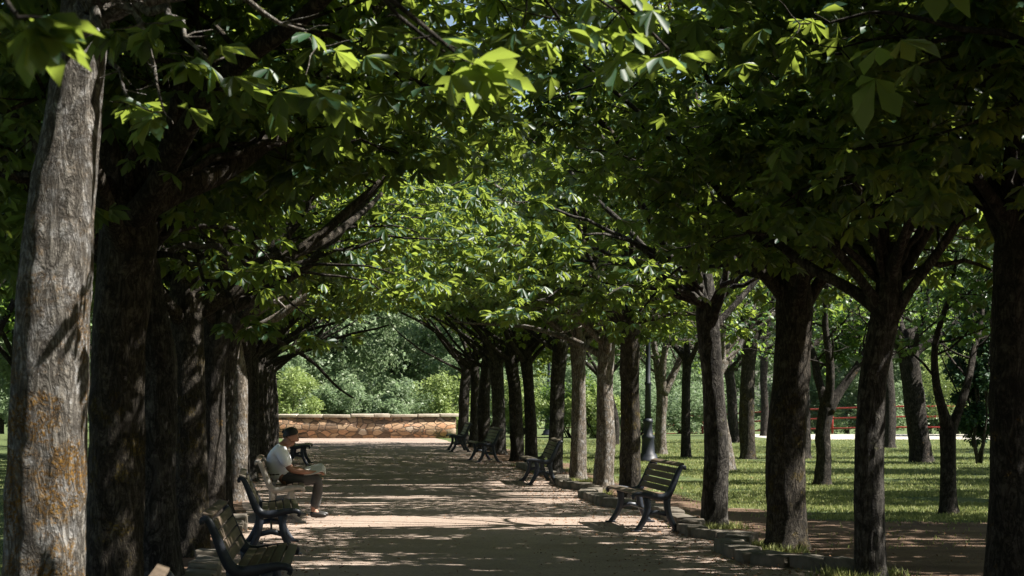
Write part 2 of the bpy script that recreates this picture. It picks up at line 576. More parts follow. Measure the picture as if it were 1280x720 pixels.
def vault(Q):
    """the clear tunnel kept open under the two rows of trees: True where no leaf may hang"""
    x, y, z = Q.T
    u = np.abs((x - 1.95) / 3.35)
    rise = np.clip(.043 * y - .75, .15, 2.0)
    low = np.where(u < 1, 2.55 + rise * np.sqrt(np.clip(1 - u * u, 0, 1)), 2.5)
    low = low + .35 * (vnoise(Q * .9, 41) - .5)
    low = np.where(x > 6.3, 2.2, low)
    low = np.where(y < 23.6, np.maximum(low, 2.6 + np.clip(.118 * y - .9, 0, 3) * np.exp(-((x - .9) / 1.45) ** 4)), low)
    low = np.where((x > 3.9) & (y < 28) & (x < 6.4), np.maximum(low, 2.95), low)
    low = np.where(y < 8.6, 3.45, low)
    return (z < low) | ((np.abs(x + 1.1) < .55) & (y > 8.3) & (y < 10) & (z < 4.0))

# ------------------------------------------------------------------ foliage
LEAFLET = np.array([[0, 0, 0], [.36, .125, .045], [.70, .20, .03], [1, 0, -.13], [.70, -.20, .03], [.36, -.125, .045]])
def unit(v):
    return v / np.maximum(np.linalg.norm(v, axis=-1, keepdims=True), 1e-9)

def leaf_geo(C, A, size, rng, k=7, fine=True, tilt=.35, droop=.45):
    """palmate leaves: C centres, A outward directions"""
    n = len(C)
    up = unit(np.array([0, 0, 1.0]) + rng.normal(0, tilt, (n, 3)))
    a = unit(A - (A * up).sum(1, keepdims=True) * up)
    b = np.cross(up, a)
    ang = np.linspace(-1, 1, k) * (1.95 if k > 5 else 1.55)
    ln = 1 - .42 * np.abs(np.linspace(-1, 1, k)) ** 1.6
    ang = ang[None] + rng.normal(0, .09, (n, k))
    L = size[:, None] * ln[None] * rng.uniform(.85, 1.12, (n, k))
    dr = droop + rng.normal(0, .18, (n, k))
    flat = np.cos(ang)[..., None] * a[:, None] + np.sin(ang)[..., None] * b[:, None]
    d = flat * np.cos(dr)[..., None] - up[:, None] * np.sin(dr)[..., None]
    side = np.cross(np.broadcast_to(up[:, None], flat.shape), flat)
    roll = rng.normal(0, .3, (n, k))[..., None]
    nrm = np.cross(d, side)
    side2 = side * np.cos(roll) + nrm * np.sin(roll)
    nrm2 = np.cross(d, side2)
    tmpl = LEAFLET if fine else LEAFLET[[0, 2, 3, 4]] * np.array([.92, 1.25, 1])
    V = C[:, None, None] + L[..., None, None] * (tmpl[:, 0][None, None, :, None] * d[:, :, None]
        + tmpl[:, 1][None, None, :, None] * side2[:, :, None] + tmpl[:, 2][None, None, :, None] * nrm2[:, :, None])
    m = len(tmpl)
    base = (np.arange(n * k) * m)[:, None]
    f = (np.concatenate([base + [0, 1, 2, 3], base + [0, 3, 4, 5]]) if fine else base + [0, 1, 2, 3])
    return V.reshape(-1, 3), f

def wander(rng, p, d, length, n, wig, up=0.0):
    P = [np.array(p, float)]
    d = unit(np.array(d, float))
    for _ in range(n):
        d = unit(d + rng.normal(0, wig, 3) + np.array([0, 0, up]))
        P.append(P[-1] + d * length / n)
    return np.array(P), d

def trunk_mesh_piece(mb, P, R, sides, rough, seed, dense, flare=False):
    """trunk with an uneven, fissured skin"""
    P, R = np.asarray(P, float), np.asarray(R, float)
    s = np.concatenate([[0], np.cumsum(np.linalg.norm(np.diff(P, axis=0), axis=1))])
    n = max(6, int(s[-1] / dense))
    t = np.linspace(0, s[-1], n)
    Q = np.stack([np.interp(t, s, P[:, k]) for k in range(3)], 1)
    for _ in range(2 if n < 40 else 6):
        Q[1:-1] = .25 * Q[:-2] + .5 * Q[1:-1] + .25 * Q[2:]
    r = np.interp(t, s, R)
    V, fc = tube(Q, r, sides, True)
    V = V.reshape(n, sides, 3)
    rad = V - Q[:, None]
    a = np.linspace(0, 2 * np.pi, sides, endpoint=False)
    q = np.stack(np.broadcast_arrays(np.cos(a)[None] * 1.3, np.sin(a)[None] * 1.3, t[:, None] * .9), -1)
    lump = vnoise(q + seed * 7.3, 51) - .5
    fis = vnoise(np.stack(np.broadcast_arrays(np.cos(a)[None] * 5.5, np.sin(a)[None] * 5.5, t[:, None] * 3.0), -1) + seed * 3.1, 52)
    fis2 = vnoise(np.stack(np.broadcast_arrays(np.cos(a)[None] * 12, np.sin(a)[None] * 12, t[:, None] * 9.0), -1) + seed * 1.7, 53)
    ph = seed * 1.37
    z_ = Q[:, 2:3] if flare else np.full((n, 1), 9.0)
    root = np.exp(-np.clip(z_ + .02, 0, 9) / .16) * (.04 + .20 * np.clip(np.cos(a[None] * 4 + ph) * .6 + np.cos(a[None] * 3 + 2 * ph) * .5, 0, 1))
    knot = .16 * np.exp(-((((a[None] - ph * 2.1 + np.pi) % (2 * np.pi)) - np.pi) / .28) ** 2 - ((t[:, None] - (1.3 + .9 * np.sin(ph * 5))) / .10) ** 2) if flare else 0
    k = 1 + root + knot + rough * (lump * .30 - .13 * np.abs(fis - .5) + .05 * (fis2 - .5))
    V = Q[:, None] + rad * k[..., None]
    mb.add(V.reshape(-1, 3), fc)

BARK_SIDES = {2: (44, .03), 1: (26, .06), 0: (14, .10)}

def clear_of_vault(Q, loc):
    return not vault(Q + loc + np.array([0, 0, .12])).any()

class Grown:
    pass

def grow(seed, r, fork, limbs=5, reach=3.0, rise=.9, bias=(0, 0), trunk=None, per=(9, 7, 8), detail=1, first_az=None, spread_z=.35, trunk_top=1.0, loc=(0, 0), limb_r=(.36, .52)):
    """limbs, boughs and twigs of one tree in its own coordinates"""
    rng = np.random.default_rng(seed)
    T = Grown()
    loc = np.array([loc[0], loc[1], 0.0])
    mb = MB()
    sides, dense = BARK_SIDES[detail]
    if trunk is None:
        lean = rng.normal(0, .034, 2)
        P = [(0, 0, -.12), (0, 0, 0), (0, 0, .12), (lean[0] * .3 + rng.normal(0, .03), lean[1] * .3, fork * .35), (lean[0] * .7 * fork / 2 + rng.normal(0, .02), lean[1] * .7, fork * .72), (lean[0] * fork, lean[1] * fork, fork), (lean[0] * fork * 1.2, lean[1] * fork * 1.2, fork + trunk_top * min(.6, .05 + .12 * fork ** 1.4))]
        R = [r * 1.45, r * 1.28, r * 1.1, r, r * .93, r * 1.0, r * .5]
    else:
        P, R = trunk
    P, R = np.array(P, float), np.array(R, float)
    trunk_mesh_piece(mb, P, R, sides, 1.15, seed, dense, True)
    top = P[-2]
    tw_p, tw_d = [], []
    az0 = rng.uniform(0, 2 * np.pi) if first_az is None else first_az
    ends = []
    for i in range(limbs):
        a = az0 + i * 2 * np.pi / limbs + rng.normal(0, .22)
        steep = i % 3 == 2 and limbs > 4
        d = np.array([math.cos(a) + bias[0], math.sin(a) + bias[1], rise * (rng.uniform(1.9, 2.8) if steep else rng.uniform(.6, 1.25))])
        L = reach * (rng.uniform(1.25, 1.5) if steep else rng.uniform(.95, 1.2))
        start = top + np.array([0, 0, rng.uniform(-spread_z, spread_z * .6)]) * min(1, fork / 3)
        Q, dd = wander(rng, start, d, L, 9, .13, .02)
        lr = r * rng.uniform(*limb_r)
        rr = np.linspace(lr, lr * .28, len(Q))
        rr[0] *= 1.35
        trunk_mesh_piece(mb, Q, rr, max(7, sides // 2), .8, seed + i, max(.12, dense * 1.5))
        ends.append((Q, dd))
        n2 = per[0]
        for j in range(n2):
            t = .22 + .78 * (j + rng.random()) / n2
            k = min(int(t * (len(Q) - 1)), len(Q) - 2)
            p = Q[k] + (Q[k + 1] - Q[k]) * (t * (len(Q) - 1) - k)
            ld = unit(Q[k + 1] - Q[k])
            sd = rng.normal(0, 1, 3)
            sd[2] *= .55
            d2 = unit(ld * .45 + unit(sd) * .9 + np.array([0, 0, .12]))
            L2 = reach * rng.uniform(.28, .52) * (1.15 - .35 * t)
            Q2, dd2 = wander(rng, p, d2, L2, 5, .20, .02)
            r2 = max(.009, lr * .30 * (1.1 - .6 * t))
            if not clear_of_vault(Q2[1:], loc) or (8 < loc[1] < 58 and loc[0] < 6.5 and sunlit(Q2[2:] + loc).mean() > .5):
                continue
            mb.tube(Q2, np.linspace(r2, r2 * .4, len(Q2)), 5 if detail else 4, False)
            for m in range(per[1]):
                t2 = .25 + .75 * (m + rng.random()) / per[1]
                k2 = min(int(t2 * 5), 4)
                p2 = Q2[k2] + (Q2[k2 + 1] - Q2[k2]) * (t2 * 5 - k2)
                s2 = rng.normal(0, 1, 3)
                s2[2] *= .5
                d3 = unit(unit(Q2[k2 + 1] - Q2[k2]) * .5 + unit(s2) * .9)
                L3 = rng.uniform(.30, .65) * reach / 3
                Q3, dd3 = wander(rng, p2, d3, L3, 3, .25, 0)
                if not clear_of_vault(Q3, loc) or (8 < loc[1] < 58 and loc[0] < 6.5 and sunlit(Q3[1:] + loc).any()):
                    continue
                mb.tube(Q3, np.linspace(r2 * .4, r2 * .16, 4), 4 if detail == 2 else 3, False)
                nl = per[2]
                tt = rng.uniform(.25, 1.05, nl)
                pos = p2 + (Q3[-1] - p2) * tt[:, None] + rng.normal(0, .10, (nl, 3)) * reach / 3
                tw_p.append(pos)
                tw_d.append(unit(dd3 * .6 + rng.normal(0, .6, (nl, 3))))
    T.mb, T.rng = mb, rng
    T.P = np.concatenate(tw_p) if tw_p else np.zeros((0, 3))
    T.D = np.concatenate(tw_d) if tw_d else np.zeros((0, 3))
    T.top = top
    return T

def make_tree(name, loc, label, cat, group, T, bark, leafm, size=.17, k=7, fine=True, carve=True, extra=None, use_vault=True, tilt=.35, droop=.45):
    loc = np.array([loc[0], loc[1], float(gz(loc[0], loc[1]))])
    root = empty(name, loc, label, cat, group)
    T.mb.build("trunk", bark, root, smooth_shade=True)
    P, D = T.P, T.D
    W = P + loc
    keep = np.ones(len(P), bool)
    if use_vault:
        keep &= ~vault(W)
    else:
        keep &= W[:, 2] > 1.6
    if carve:
        keep &= ~sunlit(W)
    P, D = P[keep], D[keep]
    sz = size * T.rng.uniform(.55, 1.22, len(P))
    if extra:
        eP = np.concatenate([e[0] for e in extra]) - loc
        eD = np.concatenate([e[1] for e in extra])
        eS = np.concatenate([e[2] for e in extra])
        P, D, sz = np.concatenate([P, eP]), np.concatenate([D, eD]), np.concatenate([sz, eS])
    PENDING.append(dict(root=root, loc=loc, P=P, D=D, sz=sz, rng=T.rng, k=k, fine=fine, tilt=tilt, droop=droop, mat=leafm, size=size))
    return root

PENDING = []
def close_canopy(D, x0, x1, y0, y1, shade, zr=(3.0, 8.4), cell=.10, fat=.40, seed=1, rounds=8, reachv=.32, roof=False):
    """adds leaves in crown gaps along D; shade darkens all but chosen sun flecks"""
    rng = np.random.default_rng(seed)
    D = np.asarray(D, float)
    W = np.concatenate([p['P'] + p['loc'] for p in PENDING])
    idx = np.concatenate([np.full(len(p['P']), i) for i, p in enumerate(PENDING)])
    sz = np.concatenate([p['sz'] for p in PENDING])
    # where there is foliage already
    vs_ = reachv
    o = W.min(0) - 1
    dims = ((W.max(0) + 1 - o) / vs_).astype(int) + 2
    grid = np.full(dims, -1, np.int32)
    ijk = ((W - o) / vs_).astype(int)
    for off in ((1, 0, 0), (-1, 0, 0), (0, 1, 0), (0, -1, 0), (0, 0, 1), (0, 0, -1), (0, 0, 0)):
        q = ijk + off
        grid[q[:, 0], q[:, 1], q[:, 2]] = np.arange(len(W))
    nx, ny = int((x1 - x0) / cell), int((y1 - y0) / cell)
    cov = np.zeros((nx, ny), bool)
    def mark(P, sz):
        g = P - D * (P[:, 2:3] / D[2])
        for di, dj in ((0, 0), (1, 0), (-1, 0), (0, 1), (0, -1), (.7, .7), (-.7, .7), (.7, -.7), (-.7, -.7)):
            i = ((g[:, 0] + di * sz * fat * 1.25 - x0) / cell).astype(int)
            j = ((g[:, 1] + dj * sz * fat - y0) / cell).astype(int)
            m = (i >= 0) & (i < nx) & (j >= 0) & (j < ny)
            cov[i[m], j[m]] = True
    mark(W[W[:, 2] > zr[0]], sz[W[:, 2] > zr[0]]) if roof else mark(W, sz)
    GX, GY = np.meshgrid(x0 + (np.arange(nx) + .5) * cell, y0 + (np.arange(ny) + .5) * cell, indexing='ij')
    want = ~lit_ground(GX.ravel(), GY.ravel()).reshape(nx, ny) if shade else np.ones((nx, ny), bool)
    got = []
    for r in range(rounds):
        c = np.argwhere(want & ~cov)
        if not len(c):
            break
        c = c[rng.random(len(c)) < (.22 if r < rounds - 1 else 1.0)]
        n = len(c)
        g = np.stack([x0 + (c[:, 0] + rng.random(n)) * cell, y0 + (c[:, 1] + rng.random(n)) * cell, np.zeros(n)], 1)
        best = np.full(n, -1)
        pos = np.zeros((n, 3))
        for t in range(9):
            z = rng.uniform(zr[0], zr[1], n)
            q = g + D * (z / D[2])[:, None]
            v = ((q - o) / vs_).astype(int)
            ins = ((v >= 0) & (v < dims)).all(1)
            v = np.clip(v, 0, dims - 1)
            k = np.where(ins, grid[v[:, 0], v[:, 1], v[:, 2]], -1)
            new = (best < 0) & (k >= 0)
            new[new] &= ~vault(q[new])
            new[new] &= ~sunlit(q[new])
            best[new], pos[new] = k[new], q[new]
        m = best >= 0
        if m.any():
            mark(pos[m], np.full(m.sum(), .17))
            got.append((pos[m], best[m]))
    if not got:
        return
    pos = np.concatenate([a for a, _ in got])
    k = np.concatenate([b for _, b in got])
    own = idx[k]
    for i in np.unique(own):
        p = PENDING[i]
        m = own == i
        p['P'] = np.concatenate([p['P'], pos[m] - p['loc']])
        p['D'] = np.concatenate([p['D'], unit(pos[m] - W[k[m]] + rng.normal(0, .2, (m.sum(), 3)))])
        p['sz'] = np.concatenate([p['sz'], p['size'] * rng.uniform(.85, 1.15, m.sum())])
    print("CANOPY", len(W), "+", len(pos), "left open", int((want & ~cov).sum()), "of", want.size)

def hang_leaves():
    for p in PENDING:
        V, f = leaf_geo(p['P'], p['D'], p['sz'], p['rng'], p['k'], p['fine'], p['tilt'], p['droop'])
        link("crown", np_mesh("crown", V, [f]), p['mat'], p['root'])

# ---- leaf sprays that stand out in the photograph: (px, py, distance, radius m, leaves, sunlit)
def spray(px, py, d, rad, n, size, seed, flat=.35, axis=None):
    rng = np.random.default_rng(seed)
    c = at(px, py, d)
    q = rng.normal(0, 1, (n, 3)) * np.array([rad * .62, rad * .62, rad * flat * .62])
    q[:, 2] -= .35 * np.hypot(q[:, 0], q[:, 1]) * .6
    A = unit(q * np.array([1, 1, .2]) + rng.normal(0, .15, (n, 3)) * rad + (np.array(axis) * rad if axis is not None else 0))
    return c + q, A, size * rng.uniform(.8, 1.15, n)

SPRAYS = {}      # owner -> list
TWIGS = {}
def add_spray(owner, px, py, d, rad, n, size, lit=False, seed=None, flat=.35, axis=None, win=None):
    seed = seed if seed is not None else int(px * 7 + py * 13)
    SPRAYS.setdefault(owner, []).append(spray(px, py, d, rad, n, size, seed, flat, axis))
    TWIGS.setdefault(owner, []).append((at(px, py, d), rad))
    if lit:
        WINDOWS.append((at(px, py, d), win or rad * 1.15))

for zz, rr in ((.3, .3), (.95, .2), (1.45, .22), (2.1, .3), (2.7, .25), (3.4, .25)):
    WINDOWS.append((np.array([-1.10, 9.42, zz]), rr))
for zz in (.3, .8, 1.3, 1.8, 2.2):
    WINDOWS.append((np.array([-1.07, 30.48, zz]), .42))
for tx, ty, zs, rr in ((5.27, 33.86, (.25, .75, 1.25, 1.75, 2.25), .24), (5.26, 37.08, (.4, 1.0, 1.7), .17), (5.27, 31.08, (.5, 1.4), .14),
                       (5.38, 20.85, (.35, 1.0, 2.1), .11), (9.15, 42.4, (.3, .8, 1.3, 1.8, 2.3), .26), (9.7, 53.4, (.4, 1.0, 1.6, 2.2), .28), (11.45, 49.5, (.5, 1.5), .2)):
    for zz in zs:
        WINDOWS.append((np.array([tx, ty, zz]), rr))
for q, rr in ((at(500, 270, 26), 1.5), (at(440, 240, 30), 1.5)):
    WINDOWS.append((q, rr))
LX, RX = -1.3, 5.15
# left of the picture, close to the lens
add_spray('L0', 22, 22, 4.3, .09, 5, .15, axis=(.3, 0, -.4))
add_spray('L0', 596, 88, 6.6, .10, 5, .16, True, axis=(.8, -.2, -.3), win=.32)
add_spray('L0', 555, 65, 6.7, .07, 2, .13, True, axis=(.5, 0, .1), win=.2)
add_spray('L0', 770, 14, 7.6, .20, 5, .15, True, win=.3)
add_spray('L0', 836, 62, 7.8, .16, 4, .16, False)
add_spray('L0', 700, 24, 7.7, .25, 6, .15, False)
add_spray('L1', 262, 78, 8.6, .22, 6, .17, False, axis=(.5, 0, -.3))
add_spray('L1', 205, 140, 8.8, .16, 4, .17, False)
add_spray('L1', 165, 130, 8.9, .12, 3, .15, False)
add_spray('L1', 180, 30, 8.5, .2, 5, .16, False)
add_spray('L1', 395, 60, 9.5, .25, 6, .15, False)
add_spray('R0', 1050, 60, 11.5, .30, 9, .17, False)
add_spray('R0', 1000, 30, 11.3, .25, 7, .17, True, win=.2)
add_spray('R0', 1100, 90, 11.8, .2, 4, .17, False)
# sunlit sprays over the middle of the walk
for (o, px, py, d, rad, n, lit) in (
        ('R4', 690, 300, 21.5, .34, 34, True), ('R4', 645, 388, 22.5, .25, 24, True), ('R4', 745, 375, 22.0, .35, 26, False),
        ('R4', 780, 402, 22.5, .30, 22, False), ('R4', 735, 345, 22.3, .35, 24, False), ('R4', 650, 345, 22.8, .30, 20, False),
        ('R4', 600, 250, 23.5, .40, 26, False), ('R4', 620, 310, 23.5, .35, 24, False), ('R4', 810, 340, 22.5, .35, 22, True),
        ('L5', 520, 352, 23.0, .40, 44, True), ('L5', 480, 300, 24.5, .45, 44, True), ('L5', 560, 275, 24.5, .45, 40, True),
        ('L5', 440, 285, 25.5, .45, 40, True), ('L5', 575, 305, 24.0, .25, 20, True), ('L5', 500, 225, 25.5, .55, 50, True),
        ('L5', 430, 230, 26.5, .5, 44, True), ('L5', 390, 310, 26.0, .40, 30, True), ('L5', 540, 180, 26.5, .5, 40, True),
        ('L5', 470, 170, 27.5, .5, 44, True), ('L5', 400, 250, 28.0, .5, 40, True), ('L5', 495, 375, 23.5, .25, 14, True),
        ('L3', 312, 405, 16.5, .22, 16, False), ('L3', 400, 195, 15.5, .28, 18, False), ('L3', 350, 170, 15.0, .2, 10, False),
        ('L3', 395, 420, 21.0, .3, 16, False), ('L3', 340, 330, 18.0, .3, 18, False)):
    add_spray(o, px, py, d, rad, n, .15, lit, win=1.05 if o == 'L5' else None)

def skirts(key, x, y):
    rng = np.random.default_rng(int(y * 31) + (7 if key[0] == 'L' else 3))
    for i in range(14):
        a = rng.uniform(0, 2 * np.pi)
        rr = rng.uniform(.7, 2.3)
        c = np.array([x + rr * math.cos(a), y + rr * math.sin(a), rng.uniform(2.65, 3.7)])
        if vault(c[None] - np.array([0, 0, .1]))[0] or y < 10:
            continue
        n = int(rng.integers(9, 18))
        rad = rng.uniform(.25, .45)
        q = rng.normal(0, 1, (n, 3)) * np.array([rad * .62, rad * .62, rad * .25])
        q[:, 2] -= .2 * np.hypot(q[:, 0], q[:, 1])
        P = c + q
        m = ~sunlit(P)
        if m.sum() < 3:
            continue
        SPRAYS.setdefault(key, []).append(((P)[m], unit(q * np.array([1, 1, .2]) + rng.normal(0, .05, (n, 3)))[m], (.17 * rng.uniform(.8, 1.15, n))[m]))
        TWIGS.setdefault(key, []).append((c, rad))

# ------------------------------------------------------------------ the two rows of chestnuts
def add_twigs(T, owner, loc):
    """a bough from the fork to every spray"""
    loc = np.array([loc[0], loc[1], 0.0])
    for c, rad in TWIGS.get(owner, []):
        c = c - loc
        a = T.top + np.array([0, 0, .1])
        mid = (a + c) / 2 + np.array([0, 0, .35 + .1 * np.linalg.norm(c - a)]) + T.rng.normal(0, .08, 3)
        t = np.linspace(0, 1, 14)[:, None]
        P = (1 - t) ** 2 * a + 2 * t * (1 - t) * mid + t * t * c
        P[1:-1] += T.rng.normal(0, .022, (12, 3))
        T.mb.tube(P, np.linspace(.042, .005, 14), 6, False)
        for q in range(6):
            Q, _ = wander(T.rng, P[-1 - q % 3], T.rng.normal(0, 1, 3) * (1, 1, .4), rad * .9, 3, .2)
            T.mb.tube(Q, np.linspace(.005, .002, 4), 4, False)

LEFT = [  # key, X, Y, radius, fork, bark, label
    ('L0', -1.35, 6.0, .20, 3.7, 'bark', "tall chestnut just outside the left edge whose big leaves hang closest into the top"),
    ('L1', -1.345, 9.6, .205, 2.9, 'bark_lichen', "thick foreground chestnut at far left with orange lichen and a sunlit right flank"),
    ('L2', -1.36, 13.1, .20, 2.8, 'bark_some', "shaded chestnut with a plain straight trunk right beside the orange lichen one"),
    ('L3', -1.33, 16.8, .19, 2.8, 'bark_rough', "dark chestnut rising behind the second bench from the camera on the left"),
    ('L4', -1.28, 20.2, .20, 2.7, 'bark_some', "dark chestnut with pale sun flecks behind the bench nearest the reading man"),
    ('L5', -1.30, 23.6, .19, 2.7, 'bark', "dark chestnut just in front of the reading man's bench, boughs over the walk"),
    ('L6', -1.30, 27.0, .18, 2.8, 'bark_rough', "dark chestnut directly behind the back of the reading man"),
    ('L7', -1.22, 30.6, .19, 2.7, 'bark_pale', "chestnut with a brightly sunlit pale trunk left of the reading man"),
    ('L8', -1.30, 34.0, .19, 2.7, 'bark', "dark chestnut next beyond the sunlit pale trunk on the left"),
    ('L9', -1.25, 37.5, .19, 2.6, 'bark_rough', "dark chestnut two places beyond the sunlit pale trunk on the left"),
    ('L10', -1.32, 41.0, .19, 2.7, 'bark', "dark chestnut three places beyond the sunlit pale trunk on the left"),
    ('L11', -1.30, 45.0, .19, 2.6, 'bark', "dark chestnut behind the far bench beyond the reading man's head"),
    ('L12', -1.28, 49.0, .19, 2.6, 'bark', "fourth chestnut from the stone wall in the left row"),
    ('L13', -1.30, 53.5, .19, 2.6, 'bark', "third chestnut from the stone wall in the left row"),
    ('L14', -1.30, 58.0, .19, 2.6, 'bark', "second chestnut from the stone wall in the left row"),
    ('L15', -1.30, 62.5, .20, 2.6, 'bark', "chestnut nearest the stone wall in the left row, framing the opening"),
]
RIGHT = [
    ('R0', 5.2, 10.6, .18, 2.8, 'bark', "chestnut just outside the right edge, leaves hanging into the upper right"),
    ('R1', 5.18, 14.2, .165, 2.8, 'bark', "slim dark chestnut cut by the right edge of the picture"),
    ('R2', 5.17, 17.8, .135, 2.6, 'bark_rough', "dark straight chestnut second from the right edge, beside the end of the kerb"),
    ('R3', 5.20, 21.0, .20, 2.75, 'bark_some', "thick chestnut with mossy sunlit patches behind the nearest kerb corner"),
    ('R4', 5.13, 24.5, .155, 2.7, 'bark_rough', "slim black chestnut trunk right of the empty wooden bench"),
    ('R5', 5.15, 31.2, .165, 2.7, 'bark_some', "grey chestnut trunk just left of the empty wooden bench's back"),
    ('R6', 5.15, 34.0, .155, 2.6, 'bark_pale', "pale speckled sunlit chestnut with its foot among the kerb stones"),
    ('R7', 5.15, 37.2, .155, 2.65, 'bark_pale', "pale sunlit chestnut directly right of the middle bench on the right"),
    ('R8', 5.15, 40.8, .165, 2.7, 'bark_rough', "dark chestnut behind the middle bench on the right, hiding part of a lamp post"),
    ('R9', 5.15, 45.1, .15, 2.6, 'bark', "right one of two close dark trunks left of the middle bench"),
    ('R10', 5.15, 48.2, .165, 2.6, 'bark', "left one of two close dark trunks left of the middle bench"),
    ('R11', 5.18, 53.3, .19, 2.6, 'bark_rough', "fourth chestnut from the stone wall in the right row, wide at its foot"),
    ('R12', 5.15, 57.3, .18, 2.6, 'bark', "third chestnut from the stone wall in the right row"),
    ('R13', 5.12, 60.7, .155, 2.6, 'bark', "thin second chestnut from the stone wall in the right row"),
    ('R14', 5.10, 65.0, .19, 2.6, 'bark', "chestnut nearest the stone wall in the right row, with a bough curving left"),
]
for n, (key, x, y, r, fork, bark, label) in enumerate(LEFT + RIGHT):
    left = key[0] == 'L'
    if y > 12:
        skirts(key, x, y)
    detail = 2 if y < 19 else (1 if y < 42 else 0)
    trunk = None
    if key == 'L1':
        trunk = ([(0, 0, -.1), (0, 0, 0), (.01, 0, .15), (.02, 0, .8), (.04, 0, 1.6), (.065, 0, 2.3), (.10, 0, 2.75), (.16, .02, 3.2), (.24, .05, 3.9), (.28, .1, 4.6)],
                 [.30, .26, .225, .212, .20, .19, .165, .135, .125, .08])
    per = (11, 8, 10) if y < 30 else ((10, 8, 10) if y < 45 else (10, 7, 10))
    T = grow(100 + n * 17, r, fork, 8, 3.4, 1.15 if (y < 32 and not left) else .82, (.18 if left else -.18, 0), trunk, per, detail, loc=(x, y), limb_r=(.32, .48) if left else (.27, .42))
    if key == 'L1':
        T.top = np.array([.16, .02, 3.4])
    add_twigs(T, key, (x, y))
    fine = y < 45
    make_tree("chestnut_tree", (x, y), label, "tree", "chestnuts along the left of the walk" if left else "chestnuts along the right of the walk",
              T, M[bark], M['leaf'], .175 if fine else .19, 7 if y < 30 else (6 if fine else 5), fine, True, SPRAYS.get(key))

# ------------------------------------------------------------------ trees on the lawn and beside the walk
def lawn_tree(name, px, py, r, fork, label, bark='bark', limbs=6, reach=3.2, rise=1.2, trunk=None, seed=1, per=(9, 7, 8), size=.15, leafm='leaf_lawn', az=None, detail=0, xy=None, group="trees on the lawn"):
    d = F * EYE / (py - HY) if xy is None else xy[1]
    x = (px - VX) / F * d if xy is None else xy[0]
    T = grow(seed, r, fork, limbs, reach, rise, (0, 0), trunk, per, detail, az, loc=(x, d), limb_r=(.62, .78) if limbs < 4 else (.4, .58))
    return make_tree(name, (x, d), label, "tree", group, T, M[bark], M[leafm], size, 5, False, True, None, True)

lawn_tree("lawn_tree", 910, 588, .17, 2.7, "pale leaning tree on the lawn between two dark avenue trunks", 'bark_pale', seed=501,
          trunk=([(0, 0, -.1), (0, 0, 0), (-.08, 0, .5), (-.2, 0, 1.2), (-.28, 0, 1.9), (-.2, 0, 2.4), (-.15, 0, 3.0)], [.24, .2, .165, .155, .14, .17, .08]), detail=1)
lawn_tree("lawn_tree", 858, 572, .12, 2.6, "thin straight lawn tree just left of a black avenue trunk", seed=502, limbs=3)
lawn_tree("lawn_tree", 935, 574, .20, 3.2, "stout brown straight lawn tree in front of the red fence", 'bark_some', seed=503, reach=3.2)
lawn_tree("lawn_tree", 955, 545, .15, 3.0, "far thin tree standing close to the red fence's gate post", seed=504)
lawn_tree("lawn_tree", 1028, 607, .135, 1.45, "small dark tree forking low in a wide Y on the lawn", seed=505, limbs=3, rise=2.2, reach=2.6, az=.2, detail=1)
lawn_tree("lawn_tree", 1005, 574, .15, 3.0, "dark slim trunk half hidden behind the low Y-forked tree", seed=506)
lawn_tree("lawn_tree", 1110, 560, .22, 2.6, "far trunk beside the dark avenue tree, close to the pale walk", seed=507)
lawn_tree("lawn_tree", 1152, 578, .27, 2.6, "thick leaning trunk at the edge of the pale walk on the right", seed=508, limbs=4,
          trunk=([(0, 0, -.1), (0, 0, 0), (-.05, 0, .5), (-.16, 0, 1.2), (-.25, 0, 2.0), (-.3, 0, 2.7), (-.3, 0, 3.3)], [.36, .31, .28, .27, .25, .26, .12]))
lawn_tree("lawn_tree", 1186, 643, .115, 1.15, "slender dark tree forking at waist height into two curved stems", seed=509, limbs=2, rise=2.6, reach=2.6, az=math.pi * .05, detail=1, per=(8, 6, 7))
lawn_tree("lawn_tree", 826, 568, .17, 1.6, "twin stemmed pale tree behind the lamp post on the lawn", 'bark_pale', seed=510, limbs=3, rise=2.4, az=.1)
lawn_tree("lawn_tree", 768, 556, .16, 2.4, "dark curving trunk seen between the pale avenue trunks", seed=511,
          trunk=([(0, 0, -.1), (0, 0, 0), (.03, 0, .5), (-.02, 0, 1.0), (-.2, 0, 1.6), (-.28, 0, 2.2), (-.1, 0, 2.8)], [.2, .17, .15, .15, .15, .14, .07]))
for i, (x, y) in enumerate(((9.6, 12.5), (10.2, 18.2), (13.5, 20.5), (11.6, 25.2), (15.2, 28.0), (13.4, 32.6), (17.5, 35.5), (16.4, 40.2), (21, 43.5), (20.2, 49.5), (25, 56), (14.5, 66.0))):  # shade trees added out of view, darkening the lawn and bare earth
    lawn_tree("lawn_tree", 0, 0, .18, 2.7, "unseen tree added beyond the right edge to shade the lawn", seed=530 + i, reach=3.9, xy=(x, y), limbs=8, rise=.9, per=(11, 7, 9), size=.19, group="unseen trees added to shade the lawn from the right")
for i, (x, y) in enumerate(((-6.5, 24), (-5.6, 33), (-6.4, 42), (-5.4, 51), (-6.0, 60), (-5.0, 69))):
    lawn_tree("lawn_tree", 0, 0, .16, 2.5, "leafy tree on the lawn behind the left row of trunks", seed=560 + i, reach=3.2, xy=(x, y), limbs=6, per=(10, 7, 9), size=.20, group="trees on the lawn behind the left row")

